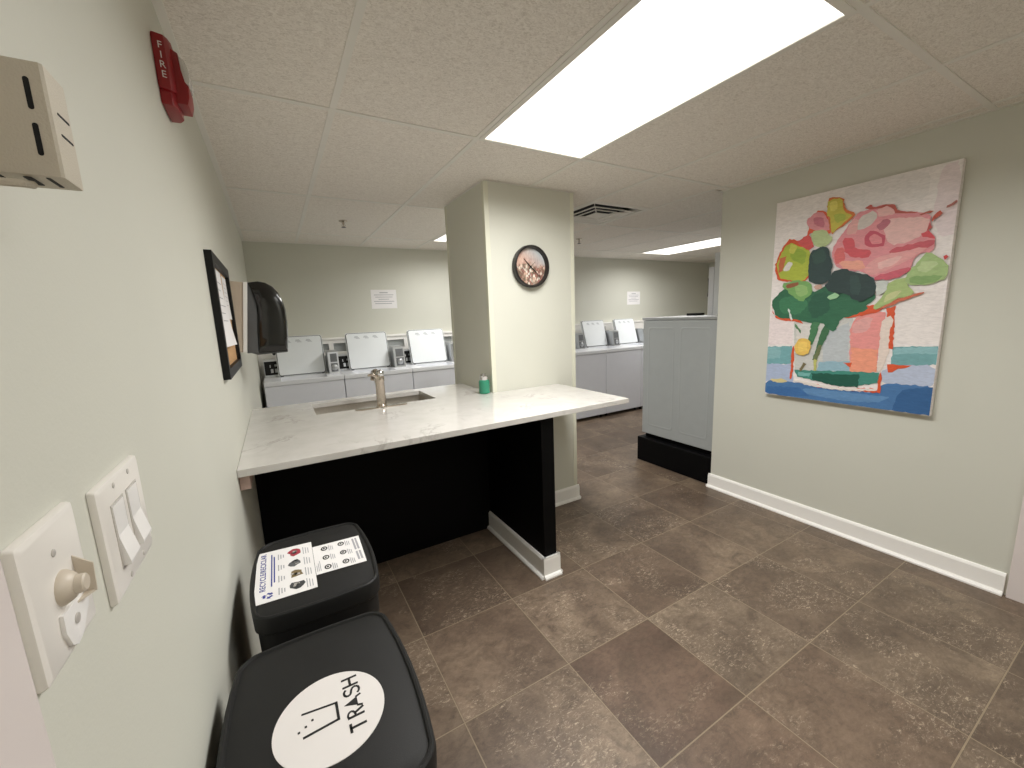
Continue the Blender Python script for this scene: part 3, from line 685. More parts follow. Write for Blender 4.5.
for k, (c, uv) in enumerate(PAINT):
    if c not in pm: pm[c] = len(mats); mats.append(painted_canvas_material('paint_%d' % len(mats), c))
    pts = []
    if len(uv) > 5 or (c[1] > 60 and c[0]-c[2] < 120 and min(q[1] for q in uv) > .3):       # round the corners of the blobs once
        uv = [((1-f)*uv[i][0]+f*uv[(i+1) % len(uv)][0], (1-f)*uv[i][1]+f*uv[(i+1) % len(uv)][1]) for i in range(len(uv)) for f in (.2, .8)]
    for i, (u, v) in enumerate(uv):
        u2, v2 = uv[(i+1) % len(uv)]; L = math.hypot((u2-u)*.8, (v2-v)*1.2); n = max(1, int(L/.013))
        for j in range(n):
            f = j/n; w = .0045
            pts.append((u+(u2-u)*f+rp.uniform(-w, w), v+(v2-v)*f+rp.uniform(-w, w)*.7))
    x = WR-.0362-.00012*k
    P = [(x, py1-min(max(u, .002), .998)*(py1-py0), pz0+min(max(v, .002), .998)*(pz1-pz0)) for u, v in pts]
    vs = [bm.verts.new(p) for p in P]; e = [bm.edges.new((vs[i], vs[(i+1) % len(vs)])) for i in range(len(vs))]
    r = bmesh.ops.triangle_fill(bm, edges=e, use_beauty=True, normal=(-1, 0, 0))
    for g in r['geom']:
        if isinstance(g, bmesh.types.BMFace): g.material_index = pm[c]
obj('paint_strokes', bm, mats, t, recalc=False)

# ------------------------------------------------------------------ left wall: switches, thermostat, alarm
def plate(name, yc, zc, hw, hh, label, group):
    t = thing(name, (WL, yc, zc), label, 'light switch', group)
    bm = nb(); r = [[(WL+d, p[0], p[1]) for p in rrect(yc-hw+i, yc+hw-i, zc-hh+i, zc+hh-i, .0025, 3)] for d, i in ((.0003, 0), (.003, 0), (.0055, .0012), (.0068, .0045))]
    loft(bm, r); obj('wall_plate', bm, M['ivory'], t, 35)
    return t
def screw(t, y, z):
    bm = nb(); lathe(bm, (WL+.0065, y, z), [(.0030, 0), (.0030, .0008), (.002, .0012)], 12, 'x'); obj('screw', bm, M['screw'], t, 40)
t = plate('toggle_switch', .4135, 1.2, .0445, .0525, 'white wall plate with one guarded toggle next to the door casing', 'light switch plates')
screw(t, .411, 1.2285)
X_ = WL+.0065
bm = nb(); lathe(bm, (X_, .413, 1.199), [(.0135, 0), (.0130, .002), (.0098, .0065), (.0075, .008), (.0068, .0125), (.0056, .0135)], 24, 'x'); obj('toggle', bm, M['toggle'], t, 40)
bm = nb(); prism(bm, [(X_, 1.214), (X_+.0115, 1.204), (X_+.0105, 1.180), (X_, 1.178)], 'y', .4345, .4362, 0, .0004)
prism(bm, [(.4345, X_), (.4345, X_+.010), (.417, X_+.002), (.417, X_)][0:0] or [(X_, .4345), (X_+.0095, .4345), (X_+.0015, .418), (X_, .418)], 'z', 1.1795, 1.1812)
o = obj('toggle_guard', bm, M['toggle'], t)
bm = nb(); prism(bm, [(.398, 1.184), (.432, 1.184), (.440, 1.178), (.439, 1.170), (.420, 1.154), (.410, 1.152), (.402, 1.157), (.397, 1.170)], 'x', X_, X_+.003, 0, .001); obj('guard_tab', bm, M['tab'], t, 40)
bm = nb(); lathe(bm, (X_+.0025, .415, 1.171), [(.004, 0), (.004, .0014), (.002, .002)], 12, 'x'); obj('screw', bm, M['screw'], t, 40)
t = plate('rocker_switch', .567, 1.184, .066, .0585, 'white wall plate with two rocker switches above the trash can', 'light switch plates')
for y in (.545, .592):
    screw(t, y, 1.2335); screw(t, y, 1.1345)
    bm = nb(); slab_ = nb(); slab(slab_, [y-.0185, y-.0168, y+.0168, y+.0185], [1.150, 1.1518, 1.2162, 1.218], lambda i, j: not (i == 1 and j == 1), 0, .0012)
    merge(bm, slab_, Matrix(((0,0,1,X_-.0002),(1,0,0,0),(0,1,0,0),(0,0,0,1)))); obj('rocker_bezel', bm, M['screw'], t)
    bm = nb(); prism(bm, [(X_-.001, 1.2155), (X_+.0015, 1.2155), (X_+.0012, 1.184), (X_+.0070, 1.1555), (X_+.0066, 1.1525), (X_-.001, 1.1522)], 'y', y-.016, y+.016, 0, .0004); obj('rocker', bm, M['tab'], t)

# thermostat guard, beige metal box with slots
t = thing('thermostat', (WL, .405, 1.49), 'beige slotted metal thermostat box on the left wall above the light switches', 'thermostat')
x1, ya, yb, za, zb = .035, .391, .424, 1.488, 1.5555
bm = nb()
prism(bm, [(WL+.001, ya), (x1-.0015, ya), (x1, ya+.0015), (x1, yb-.0015), (x1-.0015, yb), (WL+.001, yb)], 'z', za, zb, 0, .0012)
o = obj('housing', bm, M['beige'], t, 30)
def slot(bm, axis, at, c, d, r):
    """stadium slot between two points on the face 'axis' = at"""
    c = np.array(c); d = np.array(d); u = (d-c)/np.linalg.norm(d-c); w = np.array((-u[1], u[0])); pts = []
    for k in range(9):
        a = -PI/2+PI*k/8; pts.append(tuple(d+r*(math.cos(a)*u+math.sin(a)*w)))
    for k in range(9):
        a = PI/2+PI*k/8; pts.append(tuple(c+r*(math.cos(a)*u+math.sin(a)*w)))
    prism(bm, pts, axis, at-.0002, at+.0002)
bm = nb()
for z0, z1 in ((1.5285, 1.5445), (1.5015, 1.5180)): slot(bm, 'y', ya, (.0265, z0), (.0265, z1), .0014)
slot(bm, 'y', ya, (.0005, 1.5285), (.0005, 1.5445), .0014); slot(bm, 'y', ya, (.0005, 1.5015), (.0005, 1.5180), .0014)
for z0 in (1.5305, 1.5175): slot(bm, 'x', x1, (.402, z0), (.419, z0), .0008)
for xx in (-.012, .002, .016): slot(bm, 'z', za, (xx, .398), (xx, .414), .0022)
slot(bm, 'z', za, (.026, .396), (.026, .416), .0012)
obj('vent_slots', bm, M['dark'], t)
bm = nb(); tube(bm, [(WL+.002, .390, 1.484), (.006, .388, 1.4815), (.015, .392, 1.4825), (.017, .40, 1.484)], .0025, 8); obj('bottom_lip', bm, M['beige'], t, 40)
# fire alarm
t = thing('fire_alarm', (WL, 1.36, 1.93), 'red fire alarm strobe lettered FIRE high on the left wall', 'fire alarm')
y0 = 1.306
bm = nb(); prism(bm, [(WL+.001, y0), (WL+.006, y0-.001), (-.0015, y0+.004), (.005, y0+.016), (.009, y0+.034), (.009, y0+.088), (.003, y0+.112), (WL+.006, y0+.122), (WL+.001, y0+.122)], 'z', 1.944, 2.062, 0, .007)
obj('alarm_body', bm, M['red'], t, 35)
bm = nb(); prism(bm, [(WL+.001, y0+.006), (-.004, y0+.010), (.004, y0+.024), (.006, y0+.092), (-.004, y0+.112), (WL+.001, y0+.114)], 'z', 1.913, 1.948, 0, .004); obj('bottom_cover', bm, M['red'], t, 35)
bm = nb(); prism(bm, [(-.004, 1.926), (.025, 1.926), (.030, 1.944), (.031, 1.970), (.021, 1.974), (.019, 2.038), (-.004, 2.052)], 'y', y0+.024, y0+.094, 0, .004); hs_ = obj('strobe_housing', bm, M['red'], t, 35)
bm = nb(); prism(bm, [(.018, 1.974), (.032, 1.973), (.036, 1.982), (.035, 2.005), (.029, 2.028), (.018, 2.036)], 'y', y0+.028, y0+.088, 0, .006); obj('strobe_lens', bm, M['lens'], hs_, 35)
n = Vector((.035, -.021, 0)); pa = Vector((-.0190, y0-.001, 0)); pb = Vector((-.0015, y0+.004, 0)); dv = (pb-pa).normalized(); n = Vector((dv.y, -dv.x, 0))
pc = (pa+pb)/2+n*.0007
for k, ch in enumerate('FIRE'):
    bm = nb(); merge(bm, text_bm(ch, .021), Matrix(((dv.x*.95, 0, n.x, pc.x), (dv.y*.95, 0, n.y, pc.y), (0, 1, 0, 2.036-.0205*k), (0, 0, 0, 1))))
    obj('letter', bm, M['stick'], t)

# ------------------------------------------------------------------ cork board, its papers, towel dispenser
t = thing('cork_board', (WL, 1.95, 1.21), 'black framed cork board with papers on the left wall', 'notice board')
y0, y1, z0, z1 = 1.66, 2.235, 1.212, 1.636
bm = nb()
fw = .034
tmp = nb(); slab(tmp, [y0, y0+fw, y1-fw, y1], [z0, z0+fw, z1-fw, z1], lambda i, j: not (i == 1 and j == 1), 0, .021)
merge(bm, tmp, Matrix(((0,0,1,WL+.0005),(1,0,0,0),(0,1,0,0),(0,0,0,1)))); obj('frame', bm, M['frame'], t)
bm = nb(); box(bm, WL+.0006, WL+.008, y0+fw-.002, y1-fw+.002, z0+fw-.002, z1-fw+.002); obj('cork_panel', bm, M['cork'], t)
def sheet(name, ya, yb, za, zb, x, label, lift, dyb=0., group='papers on the cork board', lines=6):
    bm = nb(); n = 8; rows = []
    for j in range(n+1):
        v = j/n; row = []
        for i in range(n+1):
            u = i/n; row.append((x+lift*(1-v)**2*(.3+.7*u), ya+(yb-ya)*u+dyb*(1-v), za+(zb-za)*v))
        rows.append(row)
    V = [[bm.verts.new(p) for p in r] for r in rows]; W = [[bm.verts.new((p[0]+.0006, p[1], p[2])) for p in r] for r in rows]
    for j in range(n):
        for i in range(n):
            bm.faces.new((V[j][i], V[j+1][i], V[j+1][i+1], V[j][i+1])); bm.faces.new((W[j][i], W[j][i+1], W[j+1][i+1], W[j+1][i]))
    B = lambda L: [L[0][i] for i in range(n)]+[L[j][n] for j in range(n)]+[L[n][i] for i in range(n, 0, -1)]+[L[j][0] for j in range(n, 0, -1)]
    b1, b2 = B(V), B(W)
    for i in range(len(b1)): bm.faces.new((b1[i], b1[(i+1) % len(b1)], b2[(i+1) % len(b1)], b2[i]))
    o = obj(name, bm, M['paper']); tag(o, label, 'paper', group)
    bm = nb()
    for k in range(lines):
        v = .84-.10*k; a = .12+.04*((k*7) % 3); b = .88-.12*((k*5) % 3); P = []
        for u, vv in ((a, v), (b, v), (b, v-.010), (a, v-.010)):
            P.append(bm.verts.new((x+lift*(1-vv)**2*(.3+.7*u)+.0011, ya+(yb-ya)*u+dyb*(1-vv), za+(zb-za)*vv)))
        bm.faces.new(P)
    obj('printed_lines', bm, M['ink'], o, recalc=False)
    return o
sheet('paper_sheet', 1.76, 1.99, 1.318, 1.597, WL+.0085, 'white printed sheet curling off the left part of the cork board', .022)
sheet('paper_sheet', 2.03, 2.19, 1.42, 1.592, WL+.0085, 'small printed slip on the right part of the cork board', .004)
t = thing('paper_towel_dispenser', (WL, 2.46, 1.265), 'black curved paper towel dispenser beyond the cork board on the left wall', 'paper towel dispenser')
D0, D1 = 2.30, 2.62
bm = nb(); prism(bm, [(WL+.001, 1.272), (.004, 1.268), (.043, 1.592), (WL+.001, 1.598)], 'y', D0, D1, 0, .004); obj('back_housing', bm, M['tan'], t, 35)
bm = nb(); prism(bm, [(.004, 1.268), (.020, 1.268), (.060, 1.592), (.043, 1.592)], 'y', D0-.004, D1+.004, 0, .002); o = obj('side_strip', bm, M['trim'], t, 35); o['label'] = 'white strip'
bm = nb(); prism(bm, [(.020, 1.262), (.066, 1.262), (.072, 1.36), (.082, 1.44), (.083, 1.49), (.070, 1.56), (.060, 1.592)], 'y', D0-.002, D1+.002, 0, .002); obj('cheek_panel', bm, M['smoke'], t, 35)
bm = nb()
prof = [(.066, 1.262), (.072, 1.36), (.082, 1.44), (.083, 1.49), (.070, 1.56), (.060, 1.592), (.100, 1.598), (.130, 1.592), (.158, 1.574), (.180, 1.544), (.195, 1.505), (.203, 1.462), (.204, 1.40), (.199, 1.33), (.190, 1.262), (.15, 1.262), (.11, 1.262)]
ctr = (.128, 1.42); rings = []
for yy, k in ((D0-.012, .55), (D0-.0105, .80), (D0-.006, .92), (D0+.004, .985), (D0+.02, 1.), (D1-.02, 1.), (D1-.004, .985), (D1+.006, .92), (D1+.0105, .80), (D1+.012, .55)):
    rings.append([(ctr[0]+(p-ctr[0])*k, yy, ctr[1]+(q-ctr[1])*k) for p, q in prof])
loft(bm, rings); obj('cover', bm, M['gloss'], t, 35)
bm = nb(); prism(bm, [(.035, 1.261), (.19, 1.261), (.188, 1.254), (.06, 1.250)], 'y', D0+.02, D1-.02, 0, .002); obj('paper_mouth', bm, M['smoke'], t, 35)
bm = nb(); lathe(bm, (.128, D0+.03, 1.250), [(.006, .006), (.008, 0), (.006, -.006), (.002, -.008)], 12); obj('feed_knob', bm, M['frame'], t, 40)

# notices on the back wall
def notice(yb, xa, xb, za, zb, label, n):
    bm = nb(); box(bm, xa, xb, yb-.002, yb-.0008, za, zb); o = obj('paper_notice', bm, M['paper']); tag(o, label, 'paper', 'notices on the back wall')
    bm = nb(); H = zb-za; W = xb-xa
    for k in range(n):
        v = zb-H*(.16+.115*k); a = xa+W*((.34, .12, .16, .28, .10, .14)[k % 6]); b = xb-W*((.34, .12, .16, .30, .10, .20)[k % 6]); th = H*(.03 if k else .045)
        box(bm, a, b, yb-.0026, yb-.002, v-th/2, v+th/2)
    obj('printed_lines', bm, M['ink'], o)
notice(WB, 1.111, 1.391, 1.527, 1.734, 'white landscape notice on the back wall above the washers left of the pillar', 6)
notice(WB, 5.02, 5.305, 1.492, 1.695, 'white notice on the far back wall right of the pillar', 6)

# ------------------------------------------------------------------ bins
def bin_thing(name, cx, cy, w, d, zt, label):
    t = thing(name, (cx, cy, 0), label, 'trash can', 'black bins by the left wall')
    def ring(hw, hd, z, r, bl): return [(x, y, z) for x, y in rrect(cx-hw, cx+hw, cy-hd, cy+hd, r, 6, bl)]
    bm = nb(); W, D = w/2-.004, d/2-.004
    loft(bm, [ring(W*.82, D*.86, .002, .028, .012), ring(W*.83, D*.87, .012, .03, .012), ring(W*.985, D*.985, zt-.10, .032, .014), ring(W*.99, D*.99, zt-.040, .032, .015)]); obj('bin_body', bm, M['plastic'], t, 35)
    bm = nb()
    loft(bm, [ring(w/2-.004, d/2-.004, zt-.046, .030, .016), ring(w/2-.001, d/2-.001, zt-.042, .032, .016), ring(w/2, d/2, zt-.010, .032, .016), ring(w/2-.002, d/2-.002, zt-.003, .031, .016),
              ring(w/2-.005, d/2-.005, zt, .029, .015), ring(w/2-.008, d/2-.008, zt-.0006, .027, .014), ring(w/2-.010, d/2-.010, zt-.0042, .026, .014), ring(w/2-.013, d/2-.013, zt-.0042, .024, .013), ring(w/2-.016, d/2-.016, zt-.0030, .022, .013)])
    lid = obj('lid', bm, M['plastic'], t, 30)
    return t, lid
RZ = Matrix.Rotation(PI/2, 4, 'Z')
ZT1 = .760
t, lid = bin_thing('trash_can', .143, .676, .268, .372, ZT1, 'black lidded bin with a round white TRASH label nearest the camera')
lx, ly, lz = .1485, .648, ZT1-.003
bm = nb(); lathe(bm, (lx, ly, lz), [(.0835, .0002), (.0835, .0012)], 64)
lb = obj('trash_label', bm, M['stick'], t); lb['label'] = 'round white sticker'
bm = nb()
def put(bm, s, size, x, y, z, sp=1., sx=1., mi=0, align='CENTER', bold=0.):
    merge(bm, text_bm(s, size, spacing=sp, align=align, bold=bold), Matrix.Translation((x, y, z)) @ RZ @ Matrix.Diagonal((sx, 1, 1, 1)), mi)
zz = lz+.0015
tx = .1845
def stroke(bm, a, b, w):
    a = Vector(a); b = Vector(b); d = (b-a).normalized(); n = Vector((-d.y, d.x))*w/2
    prism(bm, [tuple(a-n), tuple(b-n), tuple(b+n), tuple(a+n)], 'z', zz-.0002, zz+.0002)
S, H = .0040, .0128      # stroke weight, half letter height; letters read along +y, their tops point to -x
top, bot = tx-H, tx+H
y = .6065               # T
stroke(bm, (top+S/2, y-.0082), (top+S/2, y+.0082), S); stroke(bm, (top, y), (bot, y), S)
y = .6255              # R
stroke(bm, (top, y), (bot, y), S); arc = [(tx-H*.52+(H*.44)*math.cos(a)*-1, y+.003+.0085*math.sin(a)) for a in np.linspace(0, PI, 9)]
arc = [(top+S/2, y)]+arc+[(tx+.0004, y)]
for p, q in zip(arc, arc[1:]): stroke(bm, p, q, S*.8)
stroke(bm, (tx-.001, y+.006), (bot, y+.0125), S)
y = .6525               # A, a filled wedge
prism(bm, [(top-.002, y), (tx+.006, y-.0085), (tx+.006, y+.0085)], 'z', zz-.0002, zz+.0002); stroke(bm, (tx+.004, y-.0085), (bot, y-.0115), S*.85); stroke(bm, (tx+.004, y+.0085), (bot, y+.0115), S*.85)
y = .6760              # S
pts = []
for k in range(17):
    f = k/16
    if f < .5:
        a = PI*.12+f*2*(1.42*PI-PI*.12); pts.append((tx-H*.48-H*.46*math.sin(a), y+.0072*math.cos(a)))
    else:
        a = .42*PI-(f-.5)*2*(1.42*PI-PI*.12); pts.append((tx+H*.48-H*.50*math.sin(a), y+.0078*math.cos(a)))
for p, q in zip(pts, pts[1:]): stroke(bm, p, q, S*.9)
y = .6975              # H
stroke(bm, (top, y-.0085), (bot, y-.0085), S); stroke(bm, (top, y+.0085), (bot, y+.0085), S); stroke(bm, (tx, y-.0085), (tx, y+.0085), S)
# bucket pictogram with three dots
stroke(bm, (.107, .674), (.159, .667), .0034); stroke(bm, (.107, .630), (.159, .634), .0040); stroke(bm, (.159, .669), (.159, .632), .0042)
for xx, yy in ((.122, .655), (.112, .648), (.102, .643)):
    r = .0017; prism(bm, [(xx-r, yy-r), (xx+r, yy-r), (xx+r, yy+r), (xx-r, yy+r)], 'z', zz-.0002, zz+.0002)
obj('lettering', bm, M['inkd'], lb)

t, lid = bin_thing('recycling_bin', .163, 1.142, .264, .358, ZT1, 'black lidded bin with white recycling signs between the TRASH bin and counter')
zl = ZT1-.003
bm = nb(); prism(bm, [(.027, 1.026), (.161, 1.021), (.163, 1.259), (.029, 1.270)], 'z', zl, zl+.0008); p1 = obj('recycling_sign', bm, M['paper'], t); p1['label'] = 'white sign reading RECYCLE/RECICLAR'
bm = nb(); z = zl+.0011
put(bm, 'RECYCLE/RECICLAR', .0178, .0450, 1.165, z, 1.08, 1.08, 1, bold=.00025)
def arrow(bm, cx, cy, a, r, mi):
    """one bent arrow of the recycling triangle"""
    pts = []
    for px, py in ((-.5, -.22), (.12, -.22), (.12, -.5), (.62, 0), (.12, .5), (.12, .22), (-.5, .22)):
        x, y = px*r, py*r+r*.62; pts.append((cx+x*math.cos(a)-y*math.sin(a), cy+x*math.sin(a)+y*math.cos(a)))
    for f in prism(bm, pts, 'z', z-.0001, z+.0001): f.material_index = mi
for k in range(3): arrow(bm, .056, 1.050, PI/2+k*2*PI/3, .0125, 1)
for k, (yy, L) in enumerate(((1.165, .16), (1.165, .13))): box(bm, .062+.006*k, .065+.006*k, yy-L/2, yy+L/2, z-.0001, z+.0001, 1)
for k, yy in enumerate((1.055, 1.110, 1.165, 1.222)):
    for q in range(3): box(bm, .078+.006*q, .0805+.006*q, yy-.016+.003*q, yy+.014-.004*q, z-.0001, z+.0001, 0)
    for q in range(3): box(bm, .139+.006*q, .1410+.006*q, yy-.022, yy+.018-.005*q, z-.0001, z+.0001, 0)
PIC = [(1.058, 2), (1.112, 3), (1.168, 4), (1.224, 5)]
for yy, mi in PIC:
    rr = random.Random(mi); pts = []
    for k in range(11):
        a = 2*PI*k/11; r = .018*rr.uniform(.62, 1.12); pts.append((.118+r*math.cos(a)*.95, yy+r*math.sin(a)*1.1))
    for f in prism(bm, pts, 'z', z-.0001, z+.0001): f.material_index = mi
    for k in range(5):
        a, r = rr.uniform(0, 6.28), rr.uniform(.002, .010); xx, yv = .118+r*math.cos(a), yy+r*math.sin(a); s = rr.uniform(.002, .005)
        box(bm, xx-s, xx+s, yv-s, yv+s, z+.0001, z+.0002, (6, 7)[k % 2])
mp = [M['ink'], M['inkb'], mat('print_charcoal', (62, 64, 66), .7), mat('print_olive', (120, 104, 72), .7), mat('print_slate', (92, 92, 96), .7), mat('print_crimson', (158, 52, 66), .7), mat('print_pale', (170, 166, 162), .7), mat('print_dark', (44, 44, 46), .7)]
obj('print', bm, mp, p1)
bm = nb(); prism(bm, [(.1625, 1.073), (.284, 1.066), (.288, 1.215), (.1635, 1.222)], 'z', zl+.0009, zl+.0016); p2 = obj('sorting_sign', bm, M['paper'], t); p2['label'] = 'smaller white sign with six pictograms'
bm = nb(); z = zl+.002
for i, xx in enumerate((.192, .236)):
    for j, yy in enumerate((1.095, 1.145, 1.195)):
        tmp = nb(); R0 = [(xx+.0115*math.cos(2*PI*k/20)*.75, yy+.0115*math.sin(2*PI*k/20), z) for k in range(20)]; R1 = [(xx+.007*math.cos(2*PI*k/20)*.75, yy+.007*math.sin(2*PI*k/20), z) for k in range(20)]
        loft(bm, [R0, R1], cap=False)
        box(bm, xx-.003, xx+.002, yy-.003, yy+.004, z-.0001, z+.0001)
        for q in range(3): box(bm, xx+.011+.0045*q, xx+.0128+.0045*q, yy-.018, yy+.012-.004*q, z-.0001, z+.0001, 1)
for q in range(3): box(bm, .170+.004*q-.004, .1715+.004*q-.004, 1.085, 1.115+.01*q, z-.0001, z+.0001, 1)
for q in range(2): box(bm, .266+.008*q, .271+.008*q, 1.085, 1.13, z-.0001, z+.0001, 1); box(bm, .266+.008*q, .271+.008*q, 1.14, 1.205, z-.0001, z+.0001, 1)
obj('print', bm, [M['inkd'], M['ink']], p2, recalc=True)

# ------------------------------------------------------------------ washers
def washer(x0, yf, lx0, hy, label, w=.648, group='top loading washers along the back wall'):
    yb = WB-.10; zt = .905; x1 = x0+w
    t = thing('washing_machine', ((x0+x1)/2, (yf+yb)/2, 0), label, 'washing machine', group)
    bm = nb(); box(bm, x0+.002, x1-.002, yf+.006, yb, .045, zt-.042, 0, .006); obj('cabinet', bm, M['enamel'], t)
    for a in (x0+.05, x1-.05):
        for c in (yf+.06, yb-.06):
            bm = nb(); lathe(bm, (a, c, 0), [(.018, 0), (.018, .012), (.008, .014), (.008, .05)], 12); obj('foot', bm, M['dark'], t, 40)
    # top deck with the tub opening under the lid
    la, lb_ = x0+lx0, x0+lx0+.415
    bm = nb(); slab(bm, [x0+.001, la+.02, lb_-.02, x1-.001], [yf, hy-.30, hy-.02, yb], lambda i, j: not (i == 1 and j == 1), zt-.040, zt)
    bmesh.ops.recalc_face_normals(bm, faces=bm.faces)
    es = [e for e in bm.edges if len(e.link_faces) == 2 and e.calc_face_angle(0) > .5]
    bmesh.ops.bevel(bm, geom=es, offset=.006, segments=2, profile=.7, affect='EDGES'); obj('top_deck', bm, M['white'], t)
    bm = nb(); c = ((la+lb_)/2, hy-.165); lathe(bm, (c[0], c[1], 0), [(.05, .45), (.115, .46), (.118, .86), (.120, zt-.041), (.100, zt-.041), (.100, zt-.046)], 32); obj('tub', bm, M['zinc'], t, 40)
    # open lid leaning back on its hinge: outer shell, gasket, inner face
    H = .372; lean = .11
    def L(u, v, d): return (la+u, hy+lean*v/H+d, zt+.004+v-d*lean/H)
    def panel(bm, e, d0, d1, r, mi=0):
        o = rrect(e, .415-e, e, H-e, r, 4); loft(bm, [[L(u, v, d0) for u, v in o], [L(u, v, d1) for u, v in o]], mi)
    bm = nb(); panel(bm, 0, .006, .030, .022); lid = obj('lid', bm, M['lid'], t)
    bm = nb(); panel(bm, .0045, .002, .006, .02); obj('lid_gasket', bm, M['gasket'], lid)
    bm = nb(); panel(bm, .011, -.002, .002, .018)
    obj('lid_liner', bm, M['lid'], lid)
    for k in range(3):
        u = .085+.092*k; bm = nb()
        for q, (du, dv, wu, wv) in enumerate(((0, 0, .050, .007), (.004, .010, .036, .007), (.014, -.009, .044, .005))):
            P = [L(u+du, H-.055+dv, -.0024), L(u+du+wu, H-.055+dv, -.0024), L(u+du+wu-.006, H-.055+dv+wv, -.0024), L(u+du, H-.055+dv+wv, -.0024)]
            bm.faces.new([bm.verts.new(p) for p in P])
        bmesh.ops.remove_doubles(bm, verts=bm.verts, dist=.004); obj('lid_print', bm, M['print_'], lid)
    for u in (.03, .385):
        bm = nb(); box(bm, la+u-.012, la+u+.012, hy, hy+.02, zt-.002, zt+.012); obj('hinge', bm, M['gasket'], t)
    # back console, its black control panel, the coin box
    cy = hy+.10
    bm = nb(); prism(bm, [(cy+.01, zt), (yb, zt), (yb, zt+.155), (cy+.085, zt+.165), (cy+.055, zt+.155)], 'x', x0+.006, x1-.006, 0, .005); con = obj('console', bm, M['white'], t)
    f0, f1 = Vector((cy+.01, zt)), Vector((cy+.055, zt+.155))
    def face(v, out): p = f0+(f1-f0)*v; return (p.x-out, p.y)
    ca = max(x0+.012, la-.115); cb = ca+.135
    bm = nb(); P0, P1 = face(.10, .004), face(.92, .004); Q0, Q1 = face(.10, -.004), face(.92, -.004)
    prism(bm, [P0, P1, Q1, Q0], 'x', ca, cb); cp = obj('control_panel', bm, M['frame'], con)
    for u, v, wu, wv in ((.32, .55, .06, .20), (.62, .62, .18, .14), (.36, .16, .16, .28), (.62, .16, .16, .28)):
        a = ca+(cb-ca)*u; p0 = face(.1+.82*v, .006); p1 = face(.1+.82*(v+wv), .006); q0 = face(.1+.82*v, .003); q1 = face(.1+.82*(v+wv), .003)
        bm = nb(); prism(bm, [p0, p1, q1, q0], 'x', a, a+(cb-ca)*wu); obj('button', bm, M['zinc'], cp)
    ba = la+.43; bb = min(ba+.115, x1-.003); by = hy-.10; yk = hy+.13
    bm = nb(); prism(bm, [(by, zt+.001), (yk, zt+.001), (yk, zt+.215), (by+.045, zt+.215), (by+.03, zt+.205)], 'x', ba, bb, 0, .004); cbx = obj('coin_box', bm, M['zinc'], t)
    g0, g1 = Vector((by, zt)), Vector((by+.03, zt+.205))
    def gface(v, out): p = g0+(g1-g0)*v; return (p.x-out, p.y)
    bm = nb(); prism(bm, [gface(.54, .003), gface(.93, .003), gface(.93, -.003), gface(.54, -.003)], 'x', ba+.022, bb-.014); obj('coin_slide', bm, M['gasket'], cbx)
    bm = nb(); prism(bm, [gface(.08, .003), gface(.48, .003), gface(.48, -.003), gface(.08, -.003)], 'x', ba+.022, bb-.014)
    pz = gface(.28, .0); lathe(bm, ((ba+bb)/2+.004, pz[0]-.003, pz[1]), [(.030, 0), (.030, -.006), (.022, -.010), (.010, -.016), (.003, -.016)], 20, 'y', 1); obj('coin_lock', bm, [M['gasket'], M['zinc']], cbx, 40)
    return t
M['print_'] = mat('pale_grey_print', (176, 180, 184), .6)
pit = .650
washer(.010, 4.05, .118, 4.37, 'first open-lidded white washer from the left wall')
washer(.010+pit, 4.05, .100, 4.37, 'second open-lidded white washer from the left wall behind the faucet')
washer(.010+2*pit, 4.05, .092, 4.37, 'third open-lidded white washer partly cut off by the pillar left side')
washer(3.221, 3.985, .055, 4.45, 'white washer just right of the pillar with only its coin box showing')
washer(3.871, 3.985, .055, 4.45, 'open-lidded white washer between the pillar and the low grey appliance')
washer(4.521, 3.985, .025, 4.45, 'white washer with raised lid behind the low grey appliance')

# dryer row backing onto the right wall end
t = thing('dryer', (3.36, 2.24, 0), 'low grey appliance on a black plinth at the end of the right wall', 'dryer')
ax0, ax1, ay0, ay1 = 3.02, 3.70, 1.868, 2.60
bm = nb(); box(bm, ax0, ax1, ay0, ay1, .268, 1.300, 0, .006); obj('cabinet', bm, M['greypan'], t)
bm = nb(); box(bm, ax0-.006, ax1+.004, ay0, ay1+.012, 1.302, 1.326, 0, .004); obj('top_panel', bm, M['zinc'], t)
bm = nb(); box(bm, ax0+.03, ax1-.03, ay0+.01, ay1-.02, .20, .268); box(bm, ax0-.03, ax1, ay0, ay1+.03, .001, .225, 0, .004, 1); obj('plinth', bm, M['black'], t)
for a, b in ((1.935, 2.215), (2.265, 2.545)):        # pressed panels: a raised rounded bead round each field
    bm = nb(); r = []
    for e, d in ((0, .0), (.006, .0018), (.012, .0018), (.020, -.0005)):
        r.append([(ax0-d, p[0], p[1]) for p in rrect(a+e, b-e, .345+e, 1.245-e, .028, 5)])
    loft(bm, r, cap=False); obj('pressed_panel', bm, M['greypan'], t, 40)
bm = nb(); box(bm, 3.42, 3.54, 2.36, 2.46, 1.327, 1.348, 0, .004); tag(obj('small_box', bm, M['dark']), 'small black box lying on top of the low grey appliance', 'small box')
t = thing('stacked_dryer', (4.4, 2.25, 0), 'tall white appliance standing behind the low grey appliance', 'dryer')
sx0 = 4.075
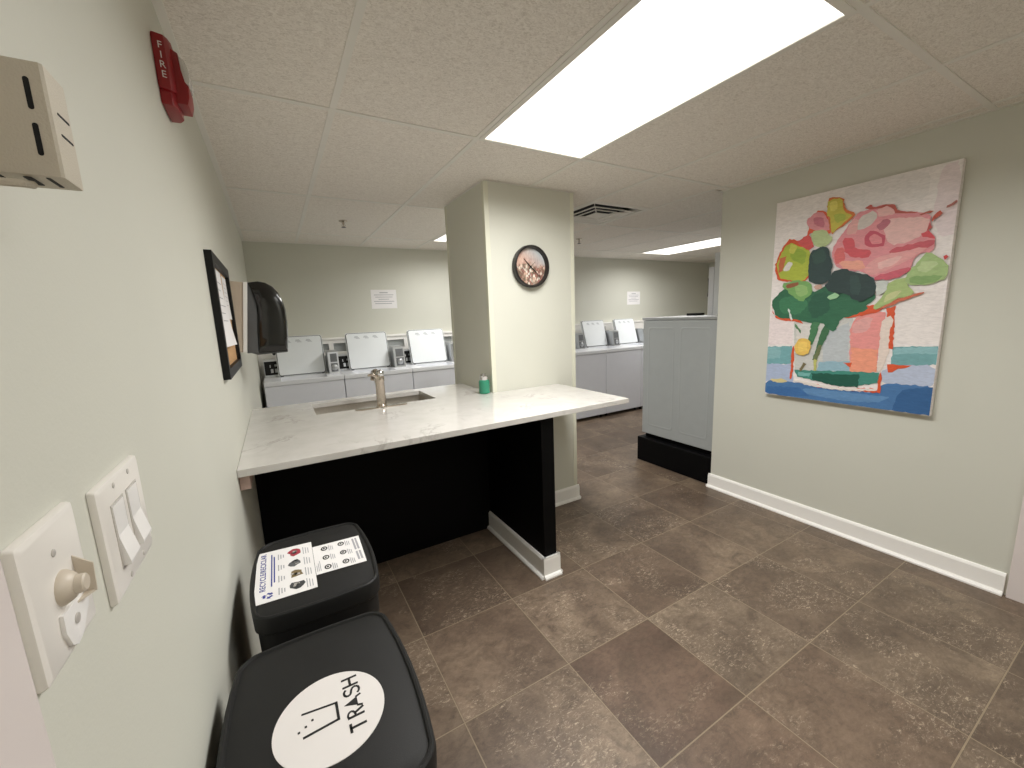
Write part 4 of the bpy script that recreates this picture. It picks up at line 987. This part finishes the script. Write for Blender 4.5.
bm = nb(); box(bm, sx0, sx0+.68, 1.875, 2.64, .02, 1.935, 0, .006); obj('cabinet', bm, M['lid'], t)
for z0, z1 in ((.10, .92), (1.0, 1.80)):
    bm = nb(); box(bm, sx0-.004, sx0+.66, 2.641, 2.70, z0, z1, 0, .008); d_ = obj('door', bm, M['white'], t)
    bm = nb(); tube(bm, [(sx0+.05, 2.70, z1-.30), (sx0+.05, 2.735, z1-.29), (sx0+.05, 2.735, z1-.11), (sx0+.05, 2.70, z1-.10)], .008, 8); obj('handle', bm, M['frame'], d_, 40)
bm = nb(); box(bm, sx0-.006, sx0, 2.36, 2.47, 1.76, 1.86, 0, .003); obj('side_vent', bm, M['gasket'], t)

# ------------------------------------------------------------------ light and camera
w = bpy.data.worlds.new('World'); SC.world = w; w.use_nodes = True
w.node_tree.nodes['Background'].inputs[0].default_value = (1, .98, .95, 1)
w.node_tree.nodes['Background'].inputs[1].default_value = .0
SC.view_settings.view_transform = 'Standard'; SC.view_settings.look = 'None'
SC.view_settings.gamma = 1; SC.view_settings.use_curve_mapping = False
SC.view_settings.exposure = 0.0
SC.cycles.max_bounces = 16; SC.cycles.diffuse_bounces = 10; SC.cycles.glossy_bounces = 6
SC.cycles.sample_clamp_indirect = 8
cam = bpy.data.cameras.new('camera'); co = bpy.data.objects.new('camera', cam); COL.objects.link(co)
cam.sensor_fit = 'HORIZONTAL'; cam.sensor_width = 36; cam.lens = 36*406.37/1024; cam.clip_start = .01
def cam_axes(a, b, c):
    f = Vector((math.sin(a)*math.cos(b), math.cos(a)*math.cos(b), -math.sin(b))); r = Vector((math.cos(a), -math.sin(a), 0)); u = r.cross(f)
    return math.cos(c)*r+math.sin(c)*u, -math.sin(c)*r+math.cos(c)*u, f
r_, u_, f_ = cam_axes(.5203, .1657, -.0398)
co.matrix_world = Matrix(((r_.x, u_.x, -f_.x, .1417), (r_.y, u_.y, -f_.y, 0), (r_.z, u_.z, -f_.z, 1.3874), (0, 0, 0, 1)))
SC.camera = co
